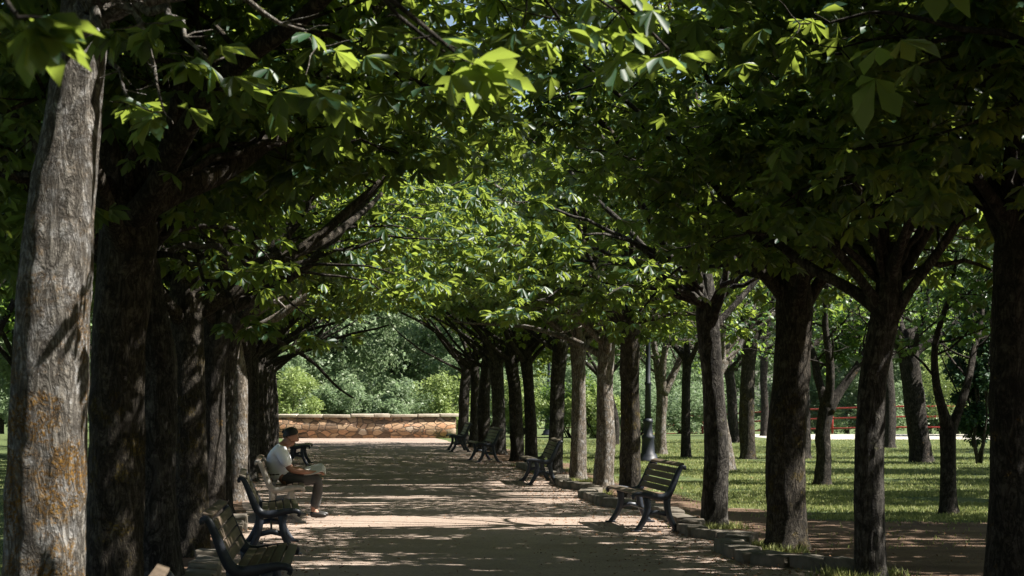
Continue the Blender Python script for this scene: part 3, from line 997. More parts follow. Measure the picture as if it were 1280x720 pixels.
# unseen trees added behind the viewpoint to keep light off the trunks ahead
for i, (x, y) in enumerate(((-1.3, 2.4), (5.2, 7.2), (5.2, 3.6), (-1.3, -1.4), (5.2, -.2), (-1.3, -5.0), (5.2, -4.2), (-1.3, -9), (5.2, -8.5), (10.5, 5), (11, -3), (-6.5, 12), (-6.5, 3), (-7, -5), (2, -14), (9, -12), (-6, -13))):
    T = grow(700 + i, .18, 2.8, 7, 3.4, .85, per=(9, 6, 8), detail=0, loc=(x, y))
    make_tree("chestnut_tree", (x, y), "unseen chestnut added out of view to shade the walk", "tree", "unseen chestnuts added behind the viewpoint", T, M['bark'], M['leaf'], .24, 5, False, True)
close_canopy(S, -5.0, 21.0, 9.0, 66.0, True, seed=1)
close_canopy(S, -9.0, 9.0, 8.0, 24.5, True, seed=11, cell=.11, fat=.34, reachv=.5, zr=(6.2, 9.2), roof=True)  # upper leaves added to darken the canopy beneath them
close_canopy(S, -9.0, 9.0, 8.0, 24.5, True, seed=14, cell=.11, fat=.34, reachv=.5, zr=(4.6, 6.4), roof=True)
close_canopy(S, -9.5, -1.5, 8.0, 26.0, True, seed=16, cell=.09, fat=.22, reachv=.55, zr=(4.3, 9.0), roof=True)
close_canopy(S, -9.0, 9.0, 30.0, 64, True, seed=12, cell=.14, fat=.34, reachv=.5, zr=(5.0, 8.8), roof=True)
close_canopy(S, -9.0, 1.0, 24.5, 30, True, seed=15, cell=.14, fat=.34, reachv=.5, zr=(4.8, 8.8), roof=True)
close_canopy(S, 5.0, 21.0, 21.0, 65.0, True, seed=13, cell=.11, fat=.36, reachv=.75, zr=(2.6, 8.6))
close_canopy(S, -2.5, 6.0, 12.0, 64.0, True, seed=5, cell=.07, fat=.3, reachv=.55)
close_canopy(S, -2.5, 6.0, 36.0, 65.0, True, seed=8, cell=.06, fat=.2, reachv=.5)
close_canopy(S, -2.5, 6.0, 26.0, 31.0, True, seed=9, cell=.06, fat=.22, reachv=.5)
close_canopy(S, -5.0, 12.0, -10.0, 9.0, True, seed=6, cell=.14, reachv=.5)
close_canopy((0, 0, 1.0), -4.0, 8.5, 9.0, 70.0, False, seed=2, cell=.13)
close_canopy((0, .93, .36), -4.5, 9.0, -8.0, 46.0, False, seed=3, cell=.15, zr=(4.2, 9.0), reachv=.5)
close_canopy((0, .97, .24), -4.5, 9.0, -20.0, 40.0, False, seed=23, cell=.2, zr=(4.2, 9.0), reachv=.5)
hang_leaves()

# ------------------------------------------------------------------ background trees, shrubs
def far_proto(seed, h, rad, n, size, leafm, bark='bark', name="background_tree"):
    rng = np.random.default_rng(seed)
    T = grow(seed, .2, h * .28, 6, rad * .95, 1.1, per=(7, 4, 2), detail=0)
    # foliage in layered clumps on an uneven crown
    nc = 110
    u = unit(rng.normal(0, 1, (nc, 3)))
    cc = u * (rng.random((nc, 1)) ** .45) * np.array([rad, rad, h * .46]) + np.array([0, 0, h * .53])
    cr = rng.uniform(.14, .30, nc) * rad
    pick = rng.integers(0, nc, n)
    q = rng.normal(0, .55, (n, 3)) * cr[pick][:, None] * np.array([1, 1, .42])
    P = cc[pick] + q
    D = unit(q + rng.normal(0, .3, (n, 3)))
    P, D = P[P[:, 2] > .6], D[P[:, 2] > .6]
    V, f = leaf_geo(P, D, size * rng.uniform(.7, 1.3, len(P)), rng, 3, False, 1.1, .3)
    root = empty(name, (0, 0, 0))
    T.mb.build("trunk", M[bark], root, smooth_shade=True)
    link("crown", np_mesh("crown", V, [f]), M[leafm], root)
    return root

def copy_thing(root, loc, scale, rotz, label, cat, group):
    r = root.copy()
    COL.objects.link(r)
    r.location = [float(v) for v in loc]
    r.scale = scale
    r.rotation_euler = (0, 0, rotz)
    for ch in root.children:
        c = ch.copy()
        COL.objects.link(c)
        c.parent = r
    return tag(r, label, cat, group)

protos = [far_proto(801, 12, 4.2, 15000, .26, 'leaf_hazy'), far_proto(802, 14, 4.6, 16000, .26, 'leaf_hazy'), far_proto(803, 11, 4.6, 15000, .25, 'leaf_hazy')]
rng = np.random.default_rng(77)
far = []
for i, (x, y) in enumerate(((-5.5, 93), (1.5, 97), (8.5, 92), (15.5, 98), (-13, 95), (-2.2, 107), (5.5, 110), (12, 108), (20, 110), (-10, 109), (-21, 99))):
    far.append((x + rng.normal(0, .4), y, 'wall'))
for i, x in enumerate(np.arange(-32, 40, 7.5)):
    far.append((x + rng.normal(0, 1), 126 + rng.normal(0, 4), 'wall'))
for i, x in enumerate(np.arange(27, 66, 5.5)):
    far.append((x + rng.normal(0, .8), 96 + rng.normal(0, 3), 'fence'))
for i, x in enumerate(np.arange(-60, 95, 9.0)):
    far.append((x + rng.normal(0, 1), 150 + rng.normal(0, 4), 'wall' if x < 25 else 'fence'))
for i, x in enumerate(np.arange(40, 80, 8.0)):
    far.append((x + rng.normal(0, .8), 118 + rng.normal(0, 3), 'fence'))
for i, (x, y) in enumerate(((-13, 62), (-15, 76), (-11, 86), (-22, 70), (-9.5, 50), (-12, 38))):
    far.append((x, y, 'left'))
LAB = {'wall': ("sunlit bushy tree in the wood beyond the stone wall", "trees beyond the stone wall"),
       'fence': ("sunlit leafy tree in the wood beyond the red fence", "trees beyond the red fence"),
       'left': ("green background tree beyond the left lawn", "trees beyond the left lawn")}
for i, (x, y, w) in enumerate(far):
    s = rng.uniform(.85, 1.2)
    loc = (x, y, float(gz(x, y)))
    lab, grp = LAB[w]
    if i < 3:
        p = protos[i]
        p.location = loc
        p.scale = (s, s, s)
        tag(p, lab, "tree", grp)
    else:
        copy_thing(protos[i % 3], loc, (s, s, s * rng.uniform(.95, 1.2)), rng.uniform(0, 6.28), lab, "tree", grp)

def shrub(name, x, y, rx, ry, h, n, size, leafm, label, cat="shrub", group=None, seed=1, low=0.05, columnar=False):
    rng = np.random.default_rng(seed)
    loc = (x, y, float(gz(x, y)))
    root = empty(name, loc, label, cat, group)
    st = MB()
    for i in range(7):
        a = rng.uniform(0, 6.28)
        Q, _ = wander(rng, (rng.normal(0, .05), rng.normal(0, .05), -.05), (math.cos(a) * rx / h, math.sin(a) * ry / h, 1), h * .75, 6, .12)
        st.tube(Q, np.linspace(.03, .008, 7), 6)
    st.build("stem", M['bark'], root, smooth_shade=True)
    nc = 46
    u = unit(rng.normal(0, 1, (nc, 3)))
    if columnar:
        u[:, 2] *= 1.0
    cc = u * (rng.random((nc, 1)) ** .3) * np.array([rx, ry, h * .5]) * .86 + np.array([0, 0, h * .5])
    cr = rng.uniform(.16, .32, nc) * min(rx, ry, h * .6) * 1.2
    pick = rng.integers(0, nc, n)
    q = unit(rng.normal(0, 1, (n, 3))) * (rng.random((n, 1)) ** .4) * cr[pick][:, None]
    P = cc[pick] + q
    m = P[:, 2] > low
    P, q = P[m], q[m]
    V, f = leaf_geo(P, unit(q + [0, 0, .01]), size * rng.uniform(.7, 1.3, len(P)), rng, 3, False, .6, .2)
    link("foliage", np_mesh("foliage", V, [f]), M[leafm], root)
    return root

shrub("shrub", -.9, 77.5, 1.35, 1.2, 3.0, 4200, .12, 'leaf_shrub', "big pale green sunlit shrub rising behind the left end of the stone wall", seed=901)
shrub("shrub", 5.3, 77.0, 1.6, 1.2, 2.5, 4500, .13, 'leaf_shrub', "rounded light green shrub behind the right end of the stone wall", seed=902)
shrub("shrub", 3.3, 78.5, .8, .7, 1.5, 1600, .12, 'leaf_hazy', "low darker shrub peeping over the middle of the stone wall", seed=903)
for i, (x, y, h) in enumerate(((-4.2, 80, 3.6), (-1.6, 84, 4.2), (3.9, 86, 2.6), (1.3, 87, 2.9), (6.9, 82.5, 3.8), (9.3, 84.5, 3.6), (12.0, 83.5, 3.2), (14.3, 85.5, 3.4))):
    shrub("shrub", x, y, 1.7, 1.3, h, 5200, .15, 'leaf_hazy', "leafy undergrowth bush in the wood edge beyond the stone wall", group="undergrowth beyond the wall", seed=960 + i)
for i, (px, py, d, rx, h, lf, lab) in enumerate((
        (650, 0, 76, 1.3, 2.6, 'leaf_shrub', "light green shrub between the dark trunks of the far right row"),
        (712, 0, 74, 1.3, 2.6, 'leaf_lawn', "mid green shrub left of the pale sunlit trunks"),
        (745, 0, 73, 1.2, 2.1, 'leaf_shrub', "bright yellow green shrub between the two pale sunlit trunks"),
        (800, 0, 78, 1.5, 2.3, 'leaf_hazy', "blue green shrub behind the lamp post at the lawn's end"),
        (850, 0, 84, 1.6, 2.4, 'leaf_hazy', "grey green shrub behind the red rail at the lawn's end"))):
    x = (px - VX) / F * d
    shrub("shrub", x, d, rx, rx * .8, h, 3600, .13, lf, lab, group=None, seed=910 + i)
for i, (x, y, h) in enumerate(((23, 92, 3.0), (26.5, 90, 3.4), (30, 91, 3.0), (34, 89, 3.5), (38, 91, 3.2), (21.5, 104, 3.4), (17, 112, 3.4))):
    shrub("shrub", x, y, 2.0, 1.4, h, 4500, .16, 'leaf_hazy', "leafy bush growing just beyond the red railing", group="bushes beyond the red fence", seed=980 + i)
x, y = at(1224, 580, F * EYE / 89)[:2]
shrub("ivy_tree", x, y, .75, .7, 5.2, 9000, .13, 'leaf_dark', "dark column of ivy leaves on the lawn near the right edge", "tree", seed=931)
shrub("shrub", 26.5, 76.5, 2.6, 2.0, 4.6, 6000, .14, 'leaf_shrub', "tall sunlit shrub right of the thick leaning trunk", seed=932)

# ------------------------------------------------------------------ stone wall closing the walk
wx0, wx1, WY, WH = -2.6, 5.45, 72.4, .80
root = empty("stone_wall", (1.4, WY, 0), "low rubble stone wall with pale coping closing the far end of the walk", "wall")
mb = MB()
n = 40
xs = np.linspace(wx0, wx1, n) - 1.4
cur = .028 * (xs) ** 2
V = []
for yy, zz in ((-.2, -.1), (-.2, WH), (.22, WH), (.22, -.1)):
    V.append(np.stack([xs, cur + yy, np.full(n, zz)], 1))
V = np.stack(V, 1)
i = np.arange(n - 1)[:, None] * 4
k = np.arange(4)[None]
k2 = (k + 1) % 4
mb.add(V.reshape(-1, 3), [np.stack([i + k, i + 4 + k, i + 4 + k2, i + k2], -1).reshape(-1, 4), np.array([[0, 1, 2, 3], [4 * n - 1, 4 * n - 2, 4 * n - 3, 4 * n - 4]])])
mb.build("wall_body", M['rubble'], root)
cp = MB()
rg = np.random.default_rng(5)
x = wx0 - 1.4 - .05
while x < wx1 - 1.4:
    L = min(rg.uniform(.55, 1.25), wx1 - 1.4 + .08 - x)
    if L < .2:
        break
    xm = x + L / 2
    cp.box((xm, .028 * xm * xm + .01, WH + .056 + rg.uniform(-.012, .014)), (L - .02, rg.uniform(.50, .58), rg.uniform(.10, .125)), math.atan(.056 * xm), .03, rg, .015)
    x += L
cp.build("coping", M['coping'], root)

# ------------------------------------------------------------------ benches
SEAT = np.array([(.02, .405), (-.005, .43), (.01, .458), (.06, .468), (.14, .462), (.24, .44), (.33, .425), (.40, .43), (.445, .46), (.475, .52), (.51, .60), (.55, .70), (.585, .78), (.61, .815), (.64, .815), (.655, .79), (.64, .765)])
def bez(a, b, c, n=8):
    t = np.linspace(0, 1, n)[:, None]
    a, b, c = map(np.array, (a, b, c))
    return (1 - t) ** 2 * a + 2 * t * (1 - t) * b + t * t * c

def side_frame(y):
    f = MB()
    h = .028
    P = SEAT
    # densify
    s = np.concatenate([[0], np.cumsum(np.linalg.norm(np.diff(P, axis=0), axis=1))])
    t = np.linspace(0, s[-1], 44)
    P = np.stack([np.interp(t, s, P[:, 0]), np.interp(t, s, P[:, 1])], 1)
    for _ in range(2):
        P[1:-1] = .25 * P[:-2] + .5 * P[1:-1] + .25 * P[2:]
    w = np.interp(np.linspace(0, 1, 44), [0, .08, .3, .5, .62, .85, 1], [.03, .05, .075, .085, .075, .055, .035])
    f.ribbon(P, w, y - h, y + h)
    f.ribbon(bez((.17, .43), (.235, .22), (.04, .0), 12), np.linspace(.085, .06, 12), y - h * .9, y + h * .9)
    f.ribbon(bez((.43, .44), (.40, .20), (.57, .0), 12), np.linspace(.085, .06, 12), y - h * .9, y + h * .9)
    f.ribbon(np.array([(.165, .215), (.30, .245), (.445, .215)]), .055, y - h * .8, y + h * .8)
    f.box((.045, y, .012), (.13, .075, .024), bevel=.006)
    f.box((.565, y, .012), (.13, .075, .024), bevel=.006)
    return f

def slat_at(t_arc):
    P = SEAT
    s = np.concatenate([[0], np.cumsum(np.linalg.norm(np.diff(P, axis=0), axis=1))])
    q = t_arc * s[-1]
    x, z = np.interp(q, s, P[:, 0]), np.interp(q, s, P[:, 1])
    x2, z2 = np.interp(min(q + .01, s[-1]), s, P[:, 0]), np.interp(min(q + .01, s[-1]), s, P[:, 1])
    x1, z1 = np.interp(max(q - .01, 0), s, P[:, 0]), np.interp(max(q - .01, 0), s, P[:, 1])
    return x, z, math.atan2(z2 - z1, x2 - x1)

BL = 1.86
def slats(ts, w=.072, th=.03):
    m = MB()
    for t in ts:
        x, z, a = slat_at(t)
        ca, sa = math.cos(a), math.sin(a)
        off = .012
        R = [[ca, 0, -sa], [0, 1, 0], [sa, 0, ca]]
        m.box((x - sa * off, 0, z + ca * off), (w, BL - .10, th), bevel=.009, M=R)
    return m

def make_bench(frame_mat, slat_mat, label, group, iron=True):
    root = empty("park_bench", (0, 0, 0), label, "bench", group)
    for s in (-1, 1):
        side_frame(s * (BL / 2 - .03)).build("side_frame", frame_mat, root)
    slats(np.linspace(.10, .43, 5)).build("seat", slat_mat, root)
    slats(np.linspace(.575, .915, 5)).build("backrest", slat_mat, root)
    b = MB()
    for s, z in ((.30, .24),):
        b.tube([(s, -BL / 2 + .1, z), (s, BL / 2 - .1, z)], .012, 8)
    b.build("tie_rod", frame_mat, root)
    return root

proto_bench = None
BENCHES = [   # side, front X, centre Y, frame, wood, label
    ('R', 3.92, 24.5, 'iron', 'slat', "empty wooden bench with black iron sides beside a slim black trunk"),
    ('R', 4.02, 36.5, 'iron', 'slat_dark', "dark shaded bench standing at the foot of the pale sunlit trunks"),
    ('R', 4.00, 48.0, 'iron', 'slat_dark', "right one of the two small far benches near the wall's right end"),
    ('R', 4.00, 56.5, 'iron', 'slat_dark', "left one of the two small far benches, nearest the stone wall"),
    ('L', -.13, 8.85, 'iron', 'slat', "bench barely showing its curved top at the bottom left edge"),
    ('L', -.13, 14.7, 'iron', 'slat', "black iron bench with sunlit slats nearest in full view at bottom left"),
    ('L', -.15, 21.2, 'iron', 'slat_dark', "shaded iron bench between the sunlit slat bench and the reading man"),
    ('L', -.10, 26.2, 'iron_grey', 'slat', "bench with light grey side frames on which the man sits reading"),
    ('L', -.02, 46.0, 'iron', 'slat_dark', "far dark bench on the left behind the reading man's head"),
]
for i, (side, fx, yc, fm, sm, label) in enumerate(BENCHES):
    b = make_bench(M[fm], M[sm], label, "benches along the walk")
    b.location = (fx, yc, .008)
    b.rotation_euler = (0, 0, (0 if side == 'R' else math.pi) + (.02, -.035, .03, -.02, .015, -.02, .025, 0, -.03)[i])

# ------------------------------------------------------------------ kerb stones
rg = np.random.default_rng(15)
def kerb(run, group, labels):
    for (x0, y0), (x1, y1) in zip(run[:-1], run[1:]):
        L = math.hypot(x1 - x0, y1 - y0)
        m = max(1, round(L / .48))
        a = math.atan2(y1 - y0, x1 - x0)
        for j in range(m):
            t = (j + .5) / m
            c = np.array([x0 + (x1 - x0) * t, y0 + (y1 - y0) * t])
            h = rg.uniform(.11, .15)
            mb = MB()
            mb.box((0, 0, h / 2 - .02), (L / m - .025, rg.uniform(.25, .29), h + .04), 0, .035, rg, .02)
            o = mb.build("kerb_stone", M['stone'], None, (c[0] + rg.normal(0, .012), c[1], 0), True)
            o.rotation_euler = (rg.normal(0, .02), rg.normal(0, .02), a + rg.normal(0, .025))
            near = labels(c)
            tag(o, near, "kerb stone", group)
def klab(c):
    if c[1] < 20:
        return "rough pale kerb stone in the run that ends at the nearest corner on the right"
    if c[1] < 24.3:
        return "rough kerb stone in the run between the mossy thick trunk and the empty bench"
    if c[1] < 28:
        return "rough kerb stone in the straight run behind the empty wooden bench"
    if c[1] < 33:
        return "rough kerb stone in the run left of the empty bench below the grey trunk"
    return "rough kerb stone around the feet of the pale sunlit trunks"
kerb([(5.3, 18.1), (4.46, 19.2), (4.5, 20.7), (4.78, 21.5)], "kerb stones along the right of the walk", klab)
kerb([(5.0, 21.9), (4.58, 22.8), (4.62, 23.7), (4.84, 24.3), (4.86, 27.6)], "kerb stones along the right of the walk", klab)
kerb([(4.92, 28.1), (4.48, 28.9), (4.5, 31.6), (4.78, 32.5)], "kerb stones along the right of the walk", klab)
kerb([(4.9, 33.1), (4.62, 34.6), (4.64, 36.4), (4.85, 37.0)], "kerb stones along the right of the walk", klab)
kerb([(4.88, 39.3), (4.85, 44.5)], "kerb stones along the right of the walk", klab)
def klabl(c):
    return "flat stone slab at the foot of the dark trunks behind the left benches"
kerb([(-.98, 14.2), (-1.0, 19.4)], "stone slabs behind the left benches", klabl)
kerb([(-.95, 22.9), (-.98, 25.1)], "stone slabs behind the left benches", klabl)

# ------------------------------------------------------------------ lamp posts
def lamp(px, py, label):
    d = F * EYE / (py - HY)
    x = (px - VX) / F * d
    root = empty("lamp_post", (x, d, 0), label, "lamp post", "lamp posts on the lawn")
    b = MB()
    b.lathe([(.30, -.03), (.30, .05), (.24, .08), (.23, .16), (.17, .22), (.15, .55), (.165, .58), (.165, .63), (.12, .68), (.10, .95), (.125, .98), (.125, 1.03), (.085, 1.08)], 16)
    b.build("pedestal", M['post'], root, smooth_shade=False)
    p = MB()
    p.lathe([(.08, 1.07), (.072, 1.9), (.09, 1.93), (.09, 1.97), (.066, 2.0), (.055, 3.4), (.08, 3.43), (.08, 3.47), (.04, 3.5), (.04, 3.6)], 14)
    p.build("post", M['post'], root, smooth_shade=False)
    c = MB()
    c.tube([(-.28, 0, 3.2), (.28, 0, 3.2)], .016, 8)
    c.build("ladder_bar", M['post'], root)
    ln = MB()
    ln.lathe([(.06, 3.585), (.13, 3.62), (.14, 3.66)], 8)
    for a in np.arange(8) * math.pi / 4 + math.pi / 8:
        ln.tube([(.13 * math.cos(a), .13 * math.sin(a), 3.65), (.20 * math.cos(a), .20 * math.sin(a), 4.02)], .009, 5)
    lo = ln.build("lantern", M['post'], root)
    g = MB()
    g.lathe([(.115, 3.665), (.185, 4.01)], 8)
    g.build("lantern_glass", M['glass'], lo)
    r = MB()
    r.lathe([(.23, 4.02), (.22, 4.05), (.10, 4.17), (.05, 4.20), (.05, 4.25), (.015, 4.33)], 8)
    r.build("lantern_roof", M['post'], lo)
lamp(810, 577, "black fluted lamp post with a wide pedestal on the lawn behind the bench")
lamp(686, 544, "far slim lamp post seen against the shrubs between dark trunks")

# ------------------------------------------------------------------ red railing
FP = np.array([(44, 76.5), (34, 77.5), (24.2, 80.2), (21.2, 87), (19.7, 99), (11.5, 112)])
root = empty("red_fence", (24.2, 80.2, float(gz(0, 80.2))), "red painted tubular railing along the far side of the lawn", "fence")
s = np.concatenate([[0], np.cumsum(np.linalg.norm(np.diff(FP, axis=0), axis=1))])
t = np.arange(0, s[-1], 2.4)
q = np.stack([np.interp(t, s, FP[:, 0]), np.interp(t, s, FP[:, 1])], 1)
for p in q:
    m = MB()
    z = float(gz(*p))
    m.tube([(p[0] - 24.2, p[1] - 80.2, z - .1), (p[0] - 24.2, p[1] - 80.2, z + 1.22)], .045, 10)
    m.lathe([(.05, z + 1.215), (.05, z + 1.24), (.02, z + 1.265)], 10, (p[0] - 24.2, p[1] - 80.2, 0))
    m.build("post", M['red'], root)
for h in (.30, .74, 1.17):
    m = MB()
    m.tube([(p[0] - 24.2, p[1] - 80.2, float(gz(*p)) + h) for p in q], .032, 8)
    m.build("rail", M['red'], root)

# ------------------------------------------------------------------ reading man
def skin(name, verts, edges, radii, mat, parent, sub=2):
    me = bpy.data.meshes.new(name + "_base")
    me.from_pydata([tuple(v) for v in verts], edges, [])
    o = bpy.data.objects.new(name + "_base", me)
    COL.objects.link(o)
    md = o.modifiers.new("s", 'SKIN')
    md.use_smooth_shade = True
    for i, r in enumerate(radii):
        sv = me.skin_vertices[0].data[i]
        sv.radius = (r, r) if not isinstance(r, tuple) else r
        sv.use_root = (i == 0)
    sb = o.modifiers.new("u", 'SUBSURF')
    sb.levels = sub
    sb.render_levels = sub
    dg = bpy.context.evaluated_depsgraph_get()
    dg.update()
    res = bpy.data.meshes.new_from_object(o.evaluated_get(dg))
    res.name = name
    bpy.data.objects.remove(o)
    for p in res.polygons:
        p.use_smooth = True
    ob = bpy.data.objects.new(name, res)
    COL.objects.link(ob)
    res.materials.clear()
    res.materials.append(mat)
    if parent:
        ob.parent = parent
    return ob

M['skin'] = simple_mat("skin", (.30, .15, .10), (.36, .19, .13), 6, .55, bump=.05)
M['shirt'] = simple_mat("white_shirt", (.78, .79, .84), (.85, .86, .89), 5, .85, bump=.35)
M['trousers'] = simple_mat("grey_trousers", (.052, .051, .052), (.088, .085, .084), 5, .9, bump=.35)
M['shoe'] = simple_mat("dark_shoe", (.012, .011, .011), (.025, .022, .02), 10, .4, bump=.1)
M['hair'] = simple_mat("dark_hair", (.008, .007, .006), (.02, .016, .013), 30, .55, (1, 1, .3), bump=.5)
M['belt'] = simple_mat("black_belt", (.012, .012, .012), (.02, .02, .02), 10, .45, bump=.1)

def paper_mat():
    m, nt, out = new_mat("newsprint")
    v = coords(nt)
    w = N(nt, "ShaderNodeTexWave", Scale=55.0, Distortion=.0)
    w.bands_direction = 'Y'
    nt.links.new(v, w.inputs["Vector"])
    br = N(nt, "ShaderNodeTexBrick", Scale=9.0)
    nt.links.new(v, br.inputs["Vector"])
    col = mixc(nt, .35, (.74, .73, .69), ramp(nt, w.outputs[0], [(.4, (.4, .4, .38)), (.6, (1, 1, 1))]), 'MULTIPLY')
    p = N(nt, "ShaderNodeBsdfPrincipled", Roughness=.9)
    nt.links.new(col, p.inputs["Base Color"])
    t = N(nt, "ShaderNodeBsdfTranslucent")
    t.inputs[0].default_value = (.5, .48, .42, 1)
    mx = N(nt, "ShaderNodeMixShader")
    mx.inputs[0].default_value = .2
    nt.links.new(p.outputs[0], mx.inputs[1])
    nt.links.new(t.outputs[0], mx.inputs[2])
    nt.links.new(mx.outputs[0], out.inputs[0])
    return m
M['paper'] = paper_mat()

MX, MY = 0.0, 26.35       # man's local frame: x along the walk's width (he faces +x), y depth, z up
def man():
    V, E, R = [], [], []
    def add(p, r, parent=None):
        V.append(np.array(p, float)); R.append(r)
        if parent is not None:
            E.append((parent, len(V) - 1))
        return len(V) - 1
    pel = add((-.43, 0, .56), .125)
    bel = add((-.455, 0, .68), .12, pel)
    che = add((-.455, 0, .82), .13, bel)
    upc = add((-.42, 0, .93), .115, che)
    nk = add((-.375, 0, 1.005), .062, upc)
    hb = add((-.325, 0, 1.055), .068, nk)
    hc = add((-.282, 0, 1.112), .092, hb)
    ht = add((-.262, 0, 1.188), .078, hc)
    add((-.178, 0, 1.052), .020, hc)                         # nose
    add((-.235, 0, 1.01), .040, hb)                          # chin
    for s in (-1, 1):
        add((-.315, s * .088, 1.115), .017, hc)              # ear
        sh = add((-.43, s * .19, .925), .066, upc)
        elb = add((-.30, s * .245, .665), .045, sh)
        fa = add((-.13, s * .20, .635), .040, elb)
        wr = add((.02, s * .155, .625), .027, fa)
        pm = add((.075, s * .135, .628), .032, wr)
        for k, (dx, dy, L) in enumerate(((.03, .028, .055), (.038, .010, .065), (.036, -.008, .06), (.03, -.026, .05))):
            a = add((.075 + dx, s * (.135 + dy), .622), .0105, pm)
            b = add((.075 + dx + L * .6, s * (.13 + dy), .606), .0095, a)
            add((.075 + dx + L * .85, s * (.122 + dy), .588), .0085, b)
        th = add((.07, s * .098, .645), .012, pm)
        add((.105, s * .075, .648), .010, th)
        hp = add((-.36, s * .10, .535), .092, pel)
        kn = add((.095, s * .115 + (0 if s < 0 else .02), .525), .062, hp)
        ca = add((.055, s * .12, .33), .055, kn)
        an = add((.005, s * .12, .10), .036, ca)
        add((.10, s * .125, .055), .036, an)
    body = skin("person", V, E, R, M['skin'], None)
    # clothes
    sv, se, sr = [], [], []
    def sadd(p, r, parent=None):
        sv.append(p); sr.append(r)
        if parent is not None:
            se.append((parent, len(sv) - 1))
        return len(sv) - 1
    a0 = sadd((-.41, 0, .52), (.18, .185))
    a = sadd((-.435, 0, .62), (.18, .18), a0)
    b = sadd((-.47, 0, .71), (.178, .178), a)
    c = sadd((-.475, 0, .83), (.178, .172), b)
    d = sadd((-.435, 0, .94), (.145, .15), c)
    sadd((-.392, 0, .985), .078, d)
    for s in (-1, 1):
        e = sadd((-.43, s * .19, .925), .088, d)
        f = sadd((-.365, s * .225, .80), .082, e)
        sadd((-.315, s * .243, .695), .078, f)
    skin("shirt", sv, se, sr, M['shirt'], body)
    tv, te, tr = [], [], []
    def tadd(p, r, parent=None):
        tv.append(p); tr.append(r)
        if parent is not None:
            te.append((parent, len(tv) - 1))
        return len(tv) - 1
    a = tadd((-.43, 0, .555), .145)
    tadd((-.45, 0, .66), .14, a)
    for s in (-1, 1):
        o = 0 if s < 0 else .02
        h = tadd((-.34, s * .10, .535), .108, a)
        m2 = tadd((-.12, s * .11, .535), .098, h)
        k = tadd((.085, s * .115 + o, .525), .085, m2)
        k2 = tadd((.085, s * .12, .40), .078, k)
        c2 = tadd((.055, s * .12, .24), .075, k2)
        tadd((.03, s * .12, .125), .072, c2)
    skin("trousers", tv, te, tr, M['trousers'], body)
    for s in (-1, 1):
        x0 = 0.0 if s < 0 else .03
        skin("shoe", [(-.035 + x0, s * .12, .055), (.05 + x0, s * .122, .052), (.14 + x0, s * .126, .042), (.205 + x0, s * .13, .034)],
             [(0, 1), (1, 2), (2, 3)], [(.048, .048), (.050, .05), (.046, .04), (.032, .030)], M['shoe'], body)
    bl = MB()
    a = np.linspace(0, 2 * np.pi, 28)
    bl.tube(np.stack([-.445 + .152 * np.cos(a), .150 * np.sin(a), .60 + .01 * np.cos(a)], 1), .014, 8, False)
    bl.build("belt", M['belt'], body, smooth_shade=True)
    # hair: a cap over the back and top of the head
    hm = MB()
    th = np.linspace(0, 2 * np.pi, 40, endpoint=False)
    ph = np.linspace(0.02, 1.0, 16)
    P = []
    for p in ph:
        lim = .74 + 1.58 * (np.cos(th - math.pi) * .5 + .5) ** .75 + .12 * (vnoise(np.stack([np.cos(th) * 7, np.sin(th) * 7, th * 0], -1), 77) - .5)         # lower at the nape
        aa = p * lim
        rr = 1 + .05 * vnoise(np.stack([np.cos(th) * 6, np.sin(th) * 6, p * 9 + th * 0], -1), 9)
        x = np.sin(aa) * np.cos(th) * np.where(np.cos(th) > 0, .096, .108) * rr
        y = np.sin(aa) * np.sin(th) * .099 * rr
        z = np.cos(aa) * .112 * rr
        P.append(np.stack([x, y, z], -1))
    P = np.array(P)
    tilt = .48
    ca, sa = math.cos(tilt), math.sin(tilt)
    P = np.stack([P[..., 0] * ca + P[..., 2] * sa, P[..., 1], -P[..., 0] * sa + P[..., 2] * ca], -1)
    P = P + np.array([-.288, 0, 1.130])
    ns = 40
    i = np.arange(15)[:, None] * ns
    k = np.arange(ns)[None]
    k2 = (k + 1) % ns
    hm.add(P.reshape(-1, 3), [np.stack([i + k, i + ns + k, i + ns + k2, i + k2], -1).reshape(-1, 4), np.arange(ns)[None]])
    hm.build("hair", M['hair'], body, smooth_shade=True)
    for s in (-1, 1):
        e = MB()
        e.lathe([(.002, -.01), (.009, -.006), (.011, 0), (.009, .006), (.002, .01)], 10, (-.198, s * .034, 1.092))
        e.build("eye", M['hair'], body, smooth_shade=True)
    body.location = (MX, MY, .008)
    return tag(body, "man in white short sleeved shirt and grey trousers sitting bent over a newspaper", "person")
man()

# newspaper opened on his knees
nx, ny = 22, 26
u = np.linspace(-.20, .20, ny)
w = np.linspace(-.13, .17, nx)
U, Wd = np.meshgrid(u, w, indexing='ij')
Z = .655 + .17 * (Wd + .13) * .9 - .55 * np.clip(-U - .07, 0, 1) + .05 * np.abs(np.sin(U * 9)) * np.exp(-np.abs(U) * 4) + .02 * np.sin(Wd * 11 + U * 6) - np.clip(Wd - .12, 0, 1) ** 1.2 * 2.2 + np.clip(.10 - np.abs(U), 0, 1) * .04
Xp = .02 + Wd
V = np.stack([Xp, U, Z], -1).reshape(-1, 3)
i = (np.arange(ny - 1)[:, None] * nx + np.arange(nx - 1)[None]).reshape(-1)
me = np_mesh("newspaper", V, [np.stack([i, i + 1, i + nx + 1, i + nx], 1)], True)
o = link("newspaper", me, M['paper'], None, (MX, MY, .008))
sm = o.modifiers.new("thick", 'SOLIDIFY')
sm.thickness = .006
tag(o, "open newspaper held on the reading man's knees", "newspaper")

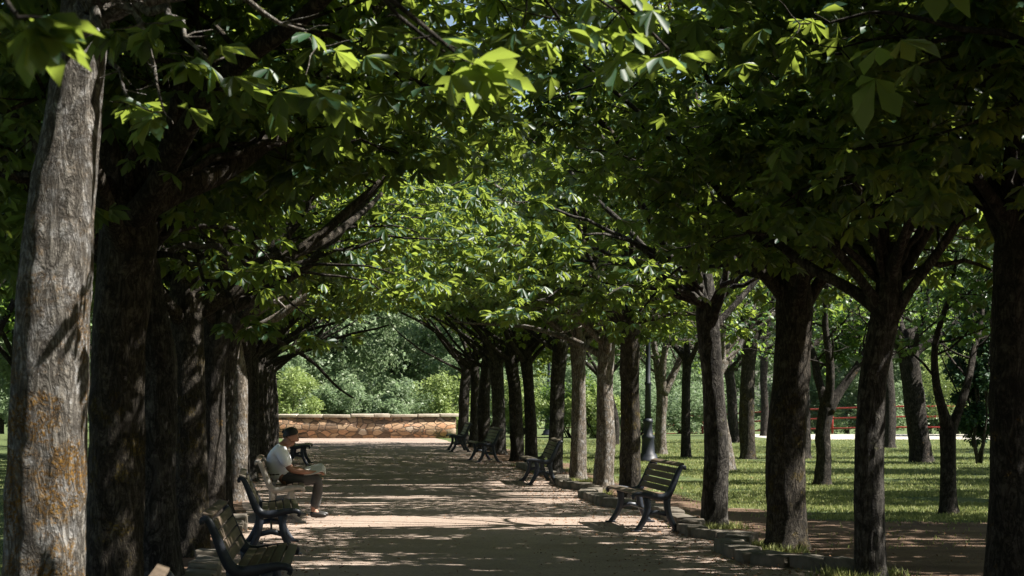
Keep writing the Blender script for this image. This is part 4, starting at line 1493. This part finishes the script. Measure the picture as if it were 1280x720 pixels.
# ------------------------------------------------------------------ grass blades and fallen leaves
rng = np.random.default_rng(9)
def blades(n, xf, name, h=.042):
    x, y = xf(n)
    keep = vnoise(np.stack([x * .8, y * .8, x * 0], -1), 61) > .17
    x, y = x[keep], y[keep]
    n = len(x)
    a = rng.uniform(0, 2 * np.pi, n)
    hh = h * rng.uniform(.5, 1.4, n)
    wd = rng.uniform(.006, .014, n)
    dx, dy = np.cos(a) * wd, np.sin(a) * wd
    b = np.stack([x, y, np.zeros(n)], 1)
    V = np.stack([b + np.stack([dx, dy, 0 * x], 1), b - np.stack([dx, dy, 0 * x], 1), b + np.stack([rng.normal(0, .4, n) * hh, rng.normal(0, .4, n) * hh, hh], 1)], 1)
    f = np.arange(n * 3).reshape(-1, 3)
    o = link(name, np_mesh(name, V.reshape(-1, 3), [f]), M['grass'])
    return tag(o, kind='stuff')
M['grass'] = leaf_mat("grass_blade", (.10, .135, .048), (.31, .325, .145), (.30, .35, .11), .30, .6, .3)
def xr(n):
    y = 21 + (rng.random(n) ** 1.25) * 49
    x = 5.4 + rng.random(n) * ((1320 - VX) / F * y - 5.4)
    k = rng.random(n) < lawn_cover(x, y) ** 1.5 + .01
    return x[k], y[k]
blades(165000, xr, "grass")
def xw(n):
    q = [(t[1], t[2]) for t in RIGHT if 13 < t[2] < 60]
    k = rng.integers(0, len(q), n)
    a, r_ = rng.uniform(0, 2 * np.pi, n), .2 + np.abs(rng.normal(0, .16, n))
    c = np.array(q)[k]
    x, y = c[:, 0] + r_ * np.cos(a), c[:, 1] + r_ * np.sin(a)
    x2, y2 = 4.98 + rng.normal(0, .07, n // 2), rng.uniform(18, 45, n // 2)
    x, y = np.concatenate([x, x2]), np.concatenate([y, y2])
    m = vnoise(np.stack([x * 1.6, y * 1.6, x * 0], -1), 63) > .52
    return x[m], y[m]
blades(9000, xw, "weeds", .075)
def xl(n):
    y = 9 + rng.random(n) * 40
    return -2.2 - rng.random(n) * np.maximum(y * .17 - 1.6, .4), y
blades(12000, xl, "grass")

n = 9500
y = 13 + rng.random(n) ** 1.2 * 40
side = rng.random(n)
x = np.where(side < .55, 4.75 - np.abs(rng.normal(0, .8, n)), np.where(side < .75, -.6 + np.abs(rng.normal(0, .5, n)), np.where(side < .9, rng.uniform(-.6, 4.8, n), 5.2 + rng.random(n) * 5)))
bx, by = [], []
for key, tx, ty, *_ in LEFT + RIGHT:
    if ty > 9:
        a = rng.uniform(0, 2 * np.pi, 130)
        q = .24 + np.abs(rng.normal(0, .28, 130))
        bx.append(tx + q * np.cos(a))
        by.append(ty + q * np.sin(a))
x, y = np.concatenate([x] + bx), np.concatenate([y] + by)
n = len(x)
C = np.stack([x, y, np.full(n, .022)], 1)
V, f = leaf_geo(C, unit(rng.normal(0, 1, (n, 3)) * [1, 1, .01]), rng.uniform(.03, .085, n), rng, 1, True, .35, .0)
V[:, 2] = np.maximum(V[:, 2], .011)
o = link("fallen_leaves", np_mesh("fallen_leaves", V, [f]), M['leaf_dead'])
tag(o, kind='stuff')
